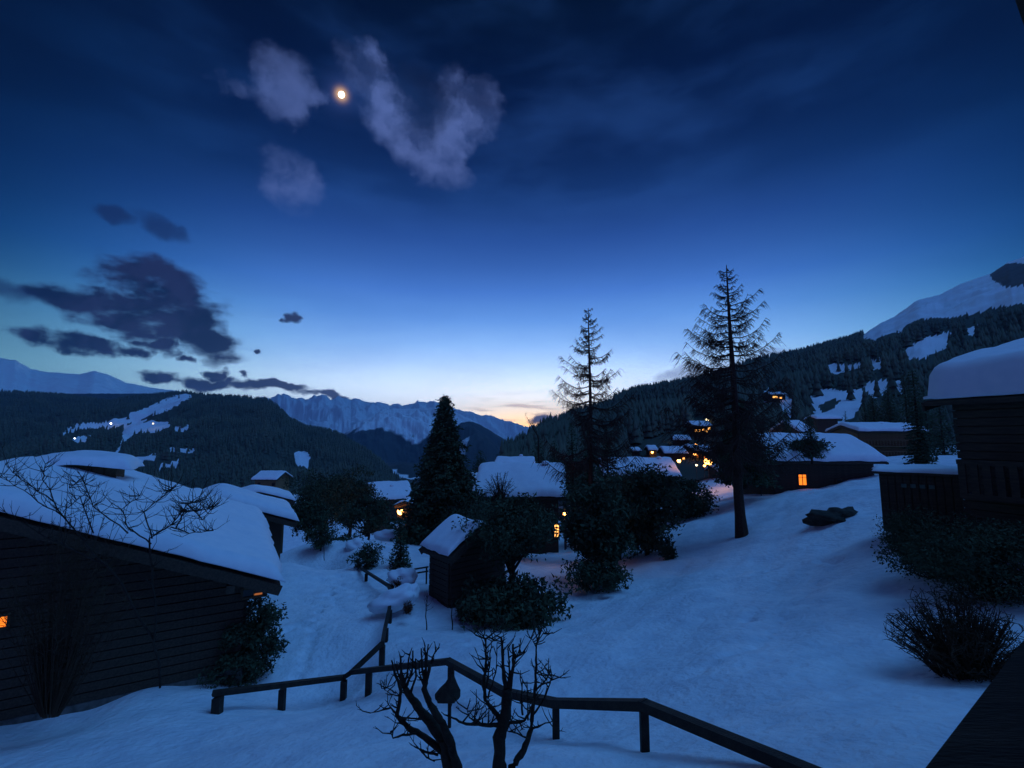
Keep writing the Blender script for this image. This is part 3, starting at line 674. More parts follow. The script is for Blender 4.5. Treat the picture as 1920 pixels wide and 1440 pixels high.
# garden shed left of it
s0 = P(1745, 890, 17.8); g0 = gz(s0.x, s0.y)
sh = empty('garden_shed', (s0.x+.2, s0.y+.8, g0-.2), 'dark plank shed with a low roof against the right chalet', 'shed', None, R(-40))
hh = s0.z-g0+.15
MB().box((0, 0, hh/2), (2.4, 1.3, hh)).build('wall', MW, sh)
MB().box((0, -.05, hh+.07), (2.7, 1.7, .13)).build('roof', MW, sh)
v_, f_ = snow_slab(2.2, 1.2, R(3), .16, .25, .25, 4.4, (16, 16)); v_[:, 2] += hh+.14; npmesh('snow_cover', v_, f_, MSR, sh, True)
for i in range(10): MB().box((0, 0, 0), (.2, .05, hh-.05)).build('plank', MW, sh, loc=(-1.05+i*.233, -.675, hh/2))
for i in range(4): MB().box((-.45+i*.27, -.71, hh-.42), (.16, .03, .14)).build('pane', mat('milky_pane', (.1, .16, .14), .4), sh)
# small hut with lilac snow roof in the middle of the garden
hx_ = Vector((-.65, .76, 0)); Eh = P(842, 1056, 21.5); Lh, Wh = 1.7, 3.2
ch_ = Vector((Eh.x, Eh.y, 0))+hx_*(Lh/2+.45)+Vector((.76, .65, 0))*(Wh/2+.35)
bh = gz(ch_.x, ch_.y)-.1; hhh = Eh.z+.35*math.tan(R(33))-bh
chalet('garden_hut', 'small dark wooden hut with steep snowy roof beside the garden path', (ch_.x, ch_.y, bh), math.atan2(hx_.y, hx_.x), Lh, Wh, hhh, R(33), .2, .45, .35, planks=True, seed=5.5, res=(30, 30))

# village up the right slope
def hillhit(h, px, py):
    c = int(np.argmin(abs(h['PX'][0]-px))); col = h['PY'][:h['nv'], c]
    for i in range(1, len(col)):
        if col[i] <= py:
            f = (col[i-1]-py)/(col[i-1]-col[i]+1e-9); return h['Y'][i-1, c]*(1-f)+h['Y'][i, c]*f
    return h['Y'][h['nv']-1, c]
vil = [((1266,851,150), 6.4, 6, 2.6, 26, 'village house with a trapezoid snow roof, first above the broad roof', 0), ((1281,826,200), 5.2, 5, 2.6, 26, 'highest snow-roofed house of the lit village cluster', -.2),
       ((1224,845,170), 2.2, 4, 2.2, 24, 'tiny snow-roofed cabin left of the village lamps', 0), ((1192,847,170), 2.4, 4, 2.0, 18, 'leftmost tiny snow roof of the village', .1),
       ((1300,846,140), 3.0, 5, 2.6, 28, 'narrow village house right of the trapezoid roof', .5), ((1330,848,135), 3.4, 5, 2.8, 26, 'village house above the brightest street lamp', -.2),
       ((1316,800,330), 7, 7, 3.2, 24, 'high hillside chalet with a row of lit windows', 0), ((1500,811,85), 2.8, 5, 2.8, 30, 'pointed snow roof between trees behind the window chalet', .3),
       ((1457,741,330), 8, 6, 2.4, 16, 'lone chalet with a lit window on the upper snow clearing', 0), ((1355,885,95), 3.4, 4, 2.6, 24, 'dim village house behind the large larch trunk', .2),
       ((1553,788,110), 4.6, 4, 2.4, 14, 'low snowy roof at the foot of the big clearing', -.1)]
for i, ((px, py, Y), L, w_, h_, pi_, lab, rz) in enumerate(vil):
    Y = hillhit(h2, px, py+9)-w_*.5 if i not in (7, 10) else Y
    q = P(px, py, Y); ws = ()
    if i == 6: ws = tuple(('f', u, z, .9, 1., EWIN) for u, z in ((-2.4, 1.6), (-.9, 1.6), (.5, 2.), (1.6, 1.4), (2.8, 2.4)))
    if i == 8: ws = (('f', -1, 1.5, 2.4, .9, EWIN), ('f', 1.8, 1.2, 1.2, .9, EWIN))
    if i == 0: ws = (('f', 2.6, 1.1, .7, .8, EWIN), ('f', -2., 1.2, .7, .8, MGL))
    if i == 4: ws = (('f', .3, 1.1, .8, .9, EO),)
    if i == 5: ws = (('f', -.8, 1.1, .7, .8, EO),)
    chalet('village_house', lab, (q.x, q.y+w_/2, q.z-h_), rz, L, w_, h_+.3, R(pi_), .5, .6, .8, seed=i*1.3, wins=ws, group='houses of the lit village', res=(16, 16))

# ------------------------------------------------------------ lamps
def lamp(name, px, py, Y, rad, m, lab, watt=0, col=(1, .45, .12), pole=None, grp='lit lamps of the village'):
    if Y > 100: Y = hillhit(h1 if px < 500 else h2, px, py+6)*.985
    q = P(px, py, Y); pole = pole if pole else 3.0
    r = empty(name, (q.x, q.y, q.z-pole), lab, 'lamp', grp)
    MB().tube([(0, .12, -1), (0, .12, pole+.3)], .05, 6).tube([(0, .12, pole+.28), (0, 0, pole+.28)], .04, 5).build('pole', MMET, r)
    MB().ball((0, 0, pole), rad, 10, 7).build('bulb', m, r, True)
    MB().tube([(0, 0, pole+rad*.7), (0, 0, pole+rad*1.15)], [rad*1.3, rad*.3], 8).build('shade', MMET, r)
    if watt:
        l = bpy.data.lights.new('lamp_light', 'POINT'); l.energy = watt; l.color = col; l.shadow_soft_size = rad*1.2
        o = bpy.data.objects.new('lamp_light', l); COL.objects.link(o); o.parent = r; o.location = (0, -rad*2.2, pole-.05)
lamp('porch_lamp', 751, 959, 56.2, .40, EW, 'bright orange lamp under the little porch gable', 90, pole=1.6, grp='orange lamps')
lamp('street_lamp', 1328, 865, 100, .85, EW, 'brightest orange street lamp in the village, left of the big larch', 420, pole=3.)
lamp('street_lamp', 1349, 879, 90, .12, EW, 'street lamp lighting the snowy lane beside the big larch', 160, pole=2.)
lamp('wall_lantern', 1059, 963, 33, .13, EW, 'orange lantern glowing through branches beside the central chalet', 30, pole=1.5, grp='orange lamps')
lamp('wall_lantern', 1061, 982, 32.5, .07, EO, 'small dim orange light low beside the central chalet lantern', 0, pole=.7, grp='orange lamps')
for (px, py, Y, rd_, m, lab) in ((1306,872,100,.16,EH,'small pale lamp below left of the brightest street lamp'),(1321,873,98,.18,EW,'small orange lamp just below the brightest street lamp'),
     (1223,848,150,.26,EW,'orange lamp under the tiny cabin left of the village'),(1238,847,150,.18,EH,'pale lamp right of the tiny cabin'),
     (1273,864,62,.17,EW,'orange lamp at the right end of the broad snow roof'),(1305,833,140,.20,EW,'faint reddish lamp on the narrow village house'),
     (1330,835,140,.20,EH,'pale lamp on the roof line above the brightest street lamp'),(1261,822,200,.26,EH,'lower pale lamp left of the highest village roof'),
     (1265,820,200,.16,EH,'upper tiny lamp left of the highest village roof'),(1326,787,330,.42,EH,'lamp above the high lit hillside chalet'),(1306,797,330,.32,EPW,'cool white lamp left of the high hillside chalet'),
     (1426,879,46,.07,EH,'tiny pale lamp at the left corner of the window chalet'),(1303,852,120,.30,EW,'second brightest orange lamp, in front of the narrow village house')):
    lamp('street_lamp', px, py, Y, rd_*1.45, m, lab)
for (px, py, Y, rd_, m, lab) in ((208,794,900,1.5,EPW,'bright white floodlight on the far ski run'),(287,794,900,1.0,EH,'small warm floodlight on the right part of the ski run'),(140,822,900,.8,EPW,'faint floodlight low on the far hillside')):
    lamp('floodlight', px, py, Y, rd_, m, lab, pole=8, grp='floodlights on the far ski run')

# ------------------------------------------------------------ trees
def leaves(name, pts, size, mt, parent, droop=0., flat=0.):
    n = len(pts); pts = np.asarray(pts); d1 = rng.normal(size=(n, 3)); d1 /= np.linalg.norm(d1, axis=1)[:, None]
    d2_ = rng.normal(size=(n, 3)); d2_[:, 2] *= (1-flat); d1[:, 2] = d1[:, 2]*(1-flat)-droop
    d2_ -= d1*(d1*d2_).sum(1)[:, None]/(d1*d1).sum(1)[:, None]; d2_ /= np.linalg.norm(d2_, axis=1)[:, None]
    s = size*(.5+rng.random(n))[:, None] if np.isscalar(size) else (size*(.6+.8*rng.random(n)))[:, None]
    V = np.stack([pts-d2_*s*.35, pts+d2_*s*.35, pts+d1*s*1.2], 1).reshape(-1, 3)
    return npmesh(name, V, np.arange(n*3).reshape(-1, 3), mt, parent)
def spruce(name, px, ptop, pbase, Y, rad_px, lab, n=6000, m=None, cat='tree', z0=None, group=None, bare=.04, taper=.85):
    b = P(px, pbase, Y); t = P(px, ptop, Y); H = t.z-b.z; Rr = rad_px/F*Y
    zb = b.z if z0 is None else z0
    r = empty(name, (b.x, b.y, b.z), lab, cat, group)
    MB().tube([(0, 0, -.6), (.02, 0, H*.5), (0, 0, H*1.0)], [H*.018+.03, H*.010+.02, .012], 7).build('trunk', MBK, r)
    pts = []; sz = []; lev = int(16+H*2.4); per = max(3, n//lev)
    for i in range(lev):
        f = bare+(1-bare)*(i/lev); z = f*H; rr = Rr*((1-f)**taper)*(1+.10*math.sin(i*2.3))+.05
        nb = max(5, int(11*(1-f)+4)); a0 = random.random()*6
        k = max(1, int(per*((1-f)**.8*1.5+.15)/nb))
        for j in range(nb):
            a = a0+j*6.283/nb+random.uniform(-.2, .2); ln = rr*random.uniform(.62, 1.2)
            for q_ in range(k):
                s_ = random.random()**.55; w = (1-s_)*.16*ln+.06*Rr
                da = random.gauss(0, w); x = math.cos(a)*ln*s_-math.sin(a)*da; y = math.sin(a)*ln*s_+math.cos(a)*da
                zz_ = z-s_*s_*ln*.22+.05*ln*(s_ > .85)+random.gauss(0, .03*Rr)
                pts.append((x, y, zz_)); sz.append(min(.16*Rr, .42)*(1-f*.55)*(1.1-.4*s_)+.05)
    leaves('crown', pts, np.array(sz), m or MF, r, .25, .45)
    return r
def bushy(name, px, ptop, pbase, Y, rad_px, lab, n=5000, m=None, trunk=.25, cat='tree', squash=1., group=None, lsz=.11, ncl=90, open_=.35, twigs=0, ry=None, trs=1.):
    b = P(px, pbase, Y); t = P(px, ptop, Y); H = t.z-b.z; Rr = rad_px/F*Y; ry = ry or Rr
    r = empty(name, (b.x, b.y, b.z), lab, cat, group)
    zc = H*(trunk+1)/2; rz = H*(1-trunk)/2; mbt = MB()
    if trunk > .02: mbt.tube([(0, 0, -.5), (.05*Rr, 0, H*trunk), (0, .02, zc)], [(H*.028+.03)*trs, (H*.02+.02)*trs, .03*trs], 7)
    cl = []
    for i in range(ncl):
        d = Vector((random.gauss(0, 1), random.gauss(0, 1), random.gauss(0, 1))).normalized(); s_ = random.random()**open_
        wob_ = 1+.55*noise.noise(d*2.4+Vector((b.x, 0, 0)))
        c_ = Vector((d.x*Rr*s_*wob_, d.y*ry*s_*wob_, zc+d.z*rz*s_*wob_)); cl.append(c_)
        if i < 16+twigs:
            o_ = Vector((0, 0, max(.05, H*trunk*random.uniform(.6, 1.)+ (0 if trunk > .02 else 0))))
            mid = (o_+c_)/2+Vector((random.uniform(-.1, .1), random.uniform(-.1, .1), random.uniform(-.1, .15)))*Rr
            mbt.tube([o_, mid, c_*1.0], [H*.012+.012, H*.007+.008, .006], 4)
    mbt.build('trunk' if trunk > .02 else 'stem', MBK, r)
    ls_ = min(lsz*Rr, .20); n = int(n*min(3.5, max(1.2, (lsz*Rr/ls_)**1.6)))
    cl = np.array([tuple(c_) for c_ in cl]); pick = rng.integers(0, ncl, n)
    cs = (.10+.15*rng.random(ncl))*Rr
    pts = cl[pick]+np.clip(rng.normal(size=(n, 3)), -1.5, 1.5)*cs[pick][:, None]*np.array([1, 1, .75])
    pts[:, 2] = np.maximum(pts[:, 2], .03)
    leaves('crown' if trunk > .02 else 'foliage', pts, ls_, m or MF2, r)
    return r
def larch(name, ptop, pbase, Y, rad, lab, seed, trunk_r, lo=.22, extra=()):
    rs = random.Random(seed); b = P(pbase[0], pbase[1], Y); t = P(ptop[0], ptop[1], Y); H = t.z-b.z; lean = t.x-b.x
    r = empty(name, (b.x, b.y, b.z), lab, 'tree', 'two tall bare larches')
    def ax(f): return Vector((lean*f+.10*math.sin(f*9+seed)*(1-f), 0, H*f))
    MB().tube([ax(i/14)-Vector((0, 0, .5 if i == 0 else 0)) for i in range(15)], [trunk_r*(1.35 if i == 0 else 1)*(1-i/14)**.9+.025 for i in range(15)], 9).build('trunk', MLK, r)
    mb = MB(); f = lo
    while f < .985:
        up = (f-lo)/(1-lo); ln0 = rad*(1-up)**.72*(.55+.45*min(1, (1-up)*3))+.22
        for j in range(rs.choice((2, 3, 3, 4))):
            a = rs.uniform(0, 6.283); ln = ln0*rs.choice((.55, .7, .8, .9, 1.))*rs.uniform(.85, 1.1)
            o = ax(f+rs.uniform(-.008, .008)); d = Vector((math.cos(a), math.sin(a), 0)); side = Vector((-d.y, d.x, 0)); bend = rs.uniform(-.12, .12)
            sl0 = .32*up+.04; sag = .26*(1-up)+.04; pts = []; m = 9
            for k in range(m+1):
                s_ = k/m; zz_ = ln*1.0*(sl0*s_-sag*math.sin(s_*math.pi*.9)*.8+.22*s_**3-.06*(1-up))
                pts.append(o+d*ln*s_+side*ln*bend*math.sin(s_*3)+Vector((0, 0, zz_))+Vector((rs.uniform(-1, 1), rs.uniform(-1, 1), rs.uniform(-1, 1)))*.015*ln)
            r0 = .022+.030*ln/rad*(1.2-up*.5)
            mb.tube(pts, [r0*(1-k/m)+.011 for k in range(m+1)], 4)
            nt_ = int(8+ln*15)
            for q_ in range(nt_):
                s_ = rs.uniform(.18, 1); i0 = min(m-1, int(s_*m)); p0 = pts[i0].lerp(pts[i0+1], s_*m-i0)
                L_ = ln*rs.uniform(.07, .22)+.10; sd = side*rs.choice((-1, 1))*rs.uniform(.1, 1); 
                p1 = p0+(sd+d*rs.uniform(.1, .8)+Vector((0, 0, rs.uniform(-.7, .1)-.25*(1-up))))*L_*.6
                p2 = p1+(sd*.3+d*.5+Vector((0, 0, rs.uniform(-1.1, -.1))))*L_*.6
                mb.tube([p0, p1, p2], [.017, .014, .009], 3)
                if rs.random() < .5:
                    p3 = p1+(d*rs.uniform(-.3, .6)+Vector((rs.uniform(-.5, .5), rs.uniform(-.5, .5), -.6)))*L_*.5
                    mb.tube([p1, p3], [.012, .008], 3)
        f += rs.uniform(.009, .018)
    mb.build('crown', MLK, r)
    return r
larch('larch_tree', (1362, 497), (1391, 1004), 32, 5.3, 'taller bare larch standing alone on the snow slope right of centre', 3, .34, .30)
larch('larch_tree', (1103, 578), (1112, 1060), 36, 4.0, 'shorter bare larch left of the taller one, rising from dark trees', 8, .24, .40)
def twiggy(name, px, ptop, pbase, Y, rad_px, lab, n, sub, cat, seed=1, ry=None, low=0., th=1.):
    b = P(px, pbase, Y); t = P(px, ptop, Y); H = t.z-b.z; Rr = rad_px/F*Y; ry = (ry or 1)*Rr; rs = random.Random(seed)
    r = empty(name, (b.x, b.y, b.z), lab, cat); mb = MB()
    for i in range(n):
        a = rs.uniform(0, 6.283); q = rs.random()**.6; top = Vector((math.cos(a)*Rr*q, math.sin(a)*ry*q, H*(1-.55*q*q)*rs.uniform(.6, 1.05)))
        o = Vector((math.cos(a)*.1*Rr, math.sin(a)*.1*ry, -.15)); mid = o.lerp(top, .5)+Vector((rs.uniform(-.08, .08)*Rr, 0, .10*H))
        if low: o = Vector((top.x*.5, top.y*.5, -.15))
        mb.tube([o, o.lerp(mid, .6), mid, top], [.016*th, .013*th, .010*th, .005*th], 4)
        for k in range(sub):
            s_ = rs.uniform(.35 if low else .2, 1); p0 = mid.lerp(top, (s_-.5)*2) if s_ > .5 else o.lerp(mid, s_*2)
            d = Vector((rs.uniform(-1, 1), rs.uniform(-1, 1), rs.uniform(-.3, 1))).normalized()*Rr*rs.uniform(.08, .22); p1 = p0+d*.55+Vector((0, 0, .02)); p2 = p0+d
            mb.tube([p0, p1, p2], [.007*th, .0055*th, .003*th], 3)
            if k % 2: mb.tube([p1, p1+Vector((rs.uniform(-1, 1), rs.uniform(-1, 1), rs.uniform(-.2, .8)))*Rr*.07], [.005*th, .003*th], 3)
    mb.build('stems', MBR, r); return r
spruce('spruce_tree', 830, 742, 1060, 42, 106, 'tall dense dark spruce standing left of centre before the far peaks', 40000, taper=.90)
spruce('conical_conifer', 749, 972, 1090, 31, 23, 'slim dark conifer below the orange porch lamp', 3500, taper=.55)
spruce('spruce_tree', 1395, 745, 905, 44, 52, 'dark spruce directly behind the larger larch trunk', 5000, taper=.6)
spruce('spruce_tree', 1368, 770, 900, 52, 24, 'small dark spruce left of the larger larch trunk', 2500, taper=.7)
spruce('spruce_tree', 1522, 775, 858, 43, 20, 'dark conifer standing against the long snow roof of the window chalet', 2500, taper=.7)
spruce('spruce_tree', 1625, 752, 815, 84, 16, 'small dark conifer beside the big hillside clearing', 1500)
spruce('spruce_tree', 1480, 770, 870, 60, 24, 'dark spruce left of the pointed snow roof', 2500)
spruce('spruce_tree', 1728, 690, 880, 30, 24, 'dark green conifer pressed against the corner of the right chalet', 4000, taper=.5)
spruce('spruce_tree', 1075, 790, 1010, 44, 34, 'dark conifer just left of the shorter larch trunk', 3500, taper=.6)
spruce('spruce_tree', 1142, 800, 1010, 46, 34, 'dark conifer just right of the shorter larch trunk', 3500, taper=.6)
spruce('spruce_tree', 1105, 775, 1000, 50, 40, 'broad dark conifer behind the shorter larch trunk', 3500, taper=.6)
spruce('spruce_tree', 900, 842, 905, 95, 24, 'small round-topped dark conifer just right of the tall spruce', 2000, taper=.5)
spruce('spruce_tree', 935, 850, 905, 95, 20, 'low dark conifer above the left end of the central snow roof', 1500, taper=.5)
spruce('spruce_tree', 1010, 815, 905, 95, 26, 'dark conifer rising behind the right end of the central snow roof', 2500, taper=.6)
spruce('spruce_tree', 1040, 825, 905, 90, 24, 'dark conifer between the central snow roof and the shorter larch', 2500, taper=.6)
spruce('spruce_tree', 1590, 770, 842, 85, 12, 'thin dark conifer left of the log house roof', 900)
for (px, pt, pb, Y, rr_, lab) in ((1708, 700, 860, 74, 26, 'tall dark conifer above the right end of the log house'), (1745, 720, 870, 70, 26, 'dark conifer between the log house and the right chalet'),
        (1670, 722, 800, 86, 22, 'dark conifer directly behind the log house roof'), (1640, 738, 800, 92, 18, 'shorter dark conifer behind the left end of the log house'), (1775, 735, 900, 55, 34, 'dark conifer just behind the right chalet wall'),
        (1735, 800, 885, 48, 22, 'low dark conifer right of the log house balcony')):
    spruce('spruce_tree', px, pt, pb, Y, rr_, lab, 2500, taper=.6)
bushy('evergreen_tree', 600, 884, 1010, 58, 52, 'broad dark evergreen at the left end of the tree row behind the garden', 5000, squash=1, trunk=.12)
bushy('evergreen_tree', 655, 878, 1000, 62, 42, 'rounded dark evergreen in the middle of the left tree row', 4500, trunk=.12)
bushy('evergreen_tree', 690, 930, 1010, 50, 42, 'low dark evergreen between the left tree row and the porch lamp', 4500, trunk=.08)
bushy('evergreen_tree', 575, 935, 1005, 46, 34, 'dark evergreen beside the drifted roof edge', 3500, trunk=.1)
bushy('garden_tree', 958, 938, 1140, 22, 72, 'spreading dark tree with a forked trunk standing over the garden hut', 9000, trunk=.50, ncl=120, twigs=30, lsz=.07)
bushy('evergreen_tree', 984, 946, 1015, 36, 48, 'dark bushy tree behind the forked garden tree', 6000, trunk=.1)
bushy('evergreen_tree', 905, 955, 1060, 30, 50, 'dark bushy tree behind the garden hut roof', 5000, trunk=.1)
bushy('evergreen_tree', 872, 920, 1040, 40, 50, 'dark bushy tree filling the gap right of the tall spruce', 4500, trunk=.08)
bushy('evergreen_tree', 1124, 905, 1092, 28, 56, 'large dark bushy tree at the foot of the shorter larch', 8000, trunk=.15)
bushy('evergreen_tree', 1212, 880, 1050, 33, 60, 'large dark bushy tree before the broad snow roof', 8000, trunk=.14)
bushy('evergreen_tree', 1160, 925, 1050, 34, 52, 'dark evergreen between the two largest bushy trees', 5000, trunk=.1)
bushy('evergreen_tree', 1290, 900, 985, 44, 50, 'dark evergreen right of the broad snow roof', 4500, trunk=.06)
bushy('evergreen_tree', 1400, 830, 905, 41, 48, 'dark low boughs across the large larch trunk', 3500, trunk=.1)
bushy('evergreen_tree', 1512, 828, 850, 46, 32, 'flat dark treetop lying across the long snow roof', 2500, trunk=.05, cat='tree')
bushy('dark_shrub', 955, 1096, 1174, 20.5, 82, 'wide dark shrub on the snow below the garden hut', 7000, trunk=0., cat='shrub', lsz=.08)
bushy('dark_shrub', 890, 1100, 1172, 21, 30, 'dark shrub against the front of the garden hut', 3000, trunk=0., cat='shrub', lsz=.12)
bushy('dark_shrub', 1120, 1058, 1098, 25.5, 50, 'low dark shrub mound at the edge of the open slope', 3000, trunk=0., cat='shrub')
bushy('dark_shrub', 1143, 1078, 1107, 23.5, 13, 'small dark stumpy bush at the tip of the shrub mound', 900, trunk=0., cat='shrub', lsz=.2)
bushy('dark_shrub', 1253, 1022, 1052, 31, 15, 'small dark bush alone at the upper edge of the open slope', 900, trunk=0., cat='shrub', lsz=.2)
bushy('dark_shrub', 600, 985, 1035, 37, 24, 'round dark shrub at the top of the snowy path', 2500, trunk=.2, cat='shrub')
bushy('dark_shrub', 690, 1022, 1068, 31, 26, 'dark shrub beside the far fence', 2500, trunk=0., cat='shrub')
bushy('dark_shrub', 640, 1010, 1030, 40, 34, 'low dark hedge beyond the top of the path', 2000, trunk=0., cat='shrub')
bushy('dark_shrub', 1770, 970, 1098, 14.2, 78, 'dark shrub under the balcony of the right chalet', 13000, trunk=0., cat='shrub', lsz=.05, ncl=160)
bushy('dark_shrub', 1718, 965, 1050, 17.5, 42, 'dark shrub below the garden shed', 8000, trunk=0., cat='shrub', lsz=.06)
bushy('dark_shrub', 1855, 970, 1135, 12, 95, 'dark shrub hard against the wall of the right chalet', 15000, trunk=0., cat='shrub', lsz=.045, ncl=160)
twiggy('brown_bush', 1815, 1105, 1290, 8.7, 118, 'large withered brown bush on the snow at the right', 300, 12, 'bush', seed=5)
bushy('dark_shrub', 458, 1135, 1292, 16.2, 52, 'dark evergreen bush against the corner of the big chalet', 12000, trunk=0., cat='shrub', lsz=.09)
twiggy('russet_shrub', 938, 880, 940, 43, 36, 'thin reddish bush before the central snow roof', 60, 9, 'shrub', seed=7, th=2.)
bushy('russet_shrub', 765, 1128, 1152, 20, 9, 'small russet shrub behind the snow heap', 500, m=MRD, trunk=0., cat='shrub', lsz=.25)
bushy('russet_shrub', 745, 1082, 1102, 23, 8, 'small russet shrub in front of the slim conifer', 400, m=MRD, trunk=0., cat='shrub', lsz=.25)
bushy('russet_shrub', 735, 1060, 1110, 24, 8, 'narrow brown shrub at the bend of the far fence', 500, m=MBR, trunk=0., cat='shrub', lsz=.3)

# bare ornamental shrubs and pruned trees, drawn limb by limb
def limbs(parent, name, lst, r_seed, twig=0, tw_len=.35, n=7, up=.8, mt=None):
    rs = random.Random(r_seed); mb = MB()
    for (pts, r0, r1) in lst:
        Q = [P(*p) for p in pts]; D = [Q[0]]
        for a, b in zip(Q, Q[1:]):
            for k in range(1, 5): D.append(a.lerp(b, k/4)+Vector((rs.uniform(-1, 1), rs.uniform(-1, 1), rs.uniform(-1, 1)))*(b-a).length*.03*(k < 4))
        m = len(D); rr = [r0+(r1-r0)*i/(m-1) for i in range(m)]
        rr = [x*(1+.12*rs.uniform(-1, 1)) for x in rr]
        mb.tube([v-parent.location for v in D], rr, n)
        for _ in range(int(twig*m/6)):
            i = rs.randrange(max(1, m//4), m); p0 = D[i]; L_ = tw_len*rs.uniform(.4, 1.2)
            d = Vector((rs.uniform(-1, 1), rs.uniform(-.6, .6), rs.uniform(-.1, 1)*up)).normalized()
            p1 = p0+d*L_*.5; p2 = p1+(d+Vector((rs.uniform(-.5, .5), rs.uniform(-.4, .4), .5))).normalized()*L_*.5
            mb.tube([v-parent.location for v in (p0, p1, p2)], [min(r1, .008)+.003, .006, .003], 4)
            for q_ in range(rs.choice((0, 1, 2, 3))):
                p3 = p1.lerp(p2, rs.random()); d3 = (d+Vector((rs.uniform(-1, 1), rs.uniform(-.5, .5), rs.uniform(0, 1)))).normalized()
                mb.tube([v-parent.location for v in (p3, p3+d3*L_*.28)], [.0045, .002], 3)
    return mb.build(name, mt or MBK, parent, True)
Yl = 5.6
bl0 = P(838, 1470, Yl); TL = empty('pruned_tree', (bl0.x, bl0.y, gz(bl0.x, bl0.y)), 'left of two pruned bare trees in the foreground, stems forking left', 'tree', 'pruned bare trees')
gb = gz(bl0.x, bl0.y)
def PY_ground(px, Y):  # pixel row where the ground is seen at that distance
    x = (px-960)/F*Y*1.12; return PROJ(x, Y, gz(x, Y))[1]
rowL = PY_ground(840, Yl)+12
limbs(TL, 'trunk', [([(848, rowL, Yl), (842, 1440, Yl), (833, 1385, Yl), (812, 1361, Yl), (787, 1331, Yl), (768, 1304, Yl), (756, 1286, Yl), (752, 1262, Yl)], .085, .022),
                    ([(858, rowL, Yl), (858, 1440, Yl), (847, 1398, Yl-.1), (830, 1356, Yl-.1), (807, 1322, Yl-.1), (795, 1292, Yl-.1), (801, 1271, Yl-.1), (807, 1246, Yl-.1)], .06, .018)], 1, 0)
limbs(TL, 'branch', [([(828, 1408, Yl), (796, 1382, Yl+.1), (765, 1364, Yl+.2), (744, 1340, Yl+.2), (752, 1296, Yl+.2), (740, 1262, Yl+.2), (734, 1238, Yl+.2)], .04, .010),
                     ([(780, 1375, Yl+.1), (757, 1378, Yl), (737, 1384, Yl), (732, 1372, Yl)], .014, .005), ([(744, 1340, Yl+.2), (733, 1327, Yl+.2), (715, 1332, Yl+.2), (695, 1337, Yl+.2)], .012, .004),
                     ([(752, 1345, Yl+.1), (765, 1346, Yl), (790, 1349, Yl)], .012, .008), ([(742, 1300, Yl+.2), (728, 1290, Yl+.2), (716, 1291, Yl+.2)], .008, .003),
                     ([(748, 1305, Yl+.2), (735, 1302, Yl+.2), (718, 1290, Yl+.2)], .008, .003), ([(822, 1415, Yl), (805, 1412, Yl), (788, 1406, Yl), (800, 1420, Yl), (815, 1428, Yl)], .014, .006)], 2, 3, .22)
limbs(TL, 'shoots', [([(755, 1290, Yl), (752, 1262, Yl), (751, 1232, Yl)], .02, .010), ([(757, 1288, Yl), (764, 1262, Yl), (768, 1228, Yl)], .018, .008), ([(760, 1290, Yl), (772, 1262, Yl), (774, 1220, Yl)], .018, .008),
                     ([(756, 1288, Yl), (746, 1262, Yl), (744, 1240, Yl)], .014, .006), ([(769, 1304, Yl), (780, 1270, Yl), (779, 1235, Yl)], .016, .008), ([(796, 1292, Yl-.1), (792, 1255, Yl-.1), (790, 1216, Yl-.1)], .018, .008),
                     ([(797, 1290, Yl-.1), (799, 1250, Yl-.1), (803, 1208, Yl-.1)], .018, .007), ([(798, 1288, Yl-.1), (797, 1250, Yl), (797, 1212, Yl)], .016, .006), ([(801, 1275, Yl-.1), (808, 1245, Yl), (813, 1228, Yl), (820, 1217, Yl)], .014, .006),
                     ([(796, 1292, Yl-.1), (786, 1262, Yl), (786, 1240, Yl)], .012, .006)], 3, 4, .10, up=1.2)
Yr = 5.5
br0 = P(940, 1470, Yr); TR = empty('pruned_tree', (br0.x, br0.y, gz(br0.x, br0.y)), 'right of two pruned bare trees in the foreground, with tall upright shoots', 'tree', 'pruned bare trees')
rowR = PY_ground(940, Yr)+12
limbs(TR, 'trunk', [([(936, rowR, Yr), (937, 1440, Yr), (936, 1383, Yr), (945, 1352, Yr), (951, 1307, Yr), (949, 1292, Yr)], .085, .05),
                    ([(950, rowR, Yr), (960, 1437, Yr), (982, 1407, Yr+.1), (996, 1367, Yr+.2), (1002, 1307, Yr+.3)], .05, .018)], 4, 0)
limbs(TR, 'branch', [([(938, 1350, Yr), (924, 1330, Yr), (910, 1313, Yr), (907, 1283, Yr), (912, 1235, Yr), (911, 1198, Yr)], .03, .009),
                     ([(941, 1358, Yr), (920, 1360, Yr), (898, 1358, Yr-.1), (867, 1355, Yr-.2), (843, 1343, Yr-.3)], .026, .008), ([(955, 1355, Yr), (982, 1352, Yr+.1), (994, 1334, Yr+.1), (1000, 1310, Yr+.1)], .018, .007),
                     ([(996, 1367, Yr+.2), (1012, 1361, Yr+.2), (1036, 1352, Yr+.2)], .014, .005), ([(1003, 1295, Yr+.3), (1024, 1274, Yr+.3), (1033, 1259, Yr+.3)], .012, .005),
                     ([(898, 1358, Yr-.1), (880, 1345, Yr-.1), (876, 1330, Yr-.1)], .010, .004), ([(990, 1385, Yr+.1), (970, 1375, Yr), (950, 1370, Yr)], .010, .005),
                     ([(1000, 1340, Yr+.2), (1020, 1310, Yr+.2), (1032, 1280, Yr+.2), (1034, 1265, Yr+.2)], .012, .005)], 5, 5, .26)
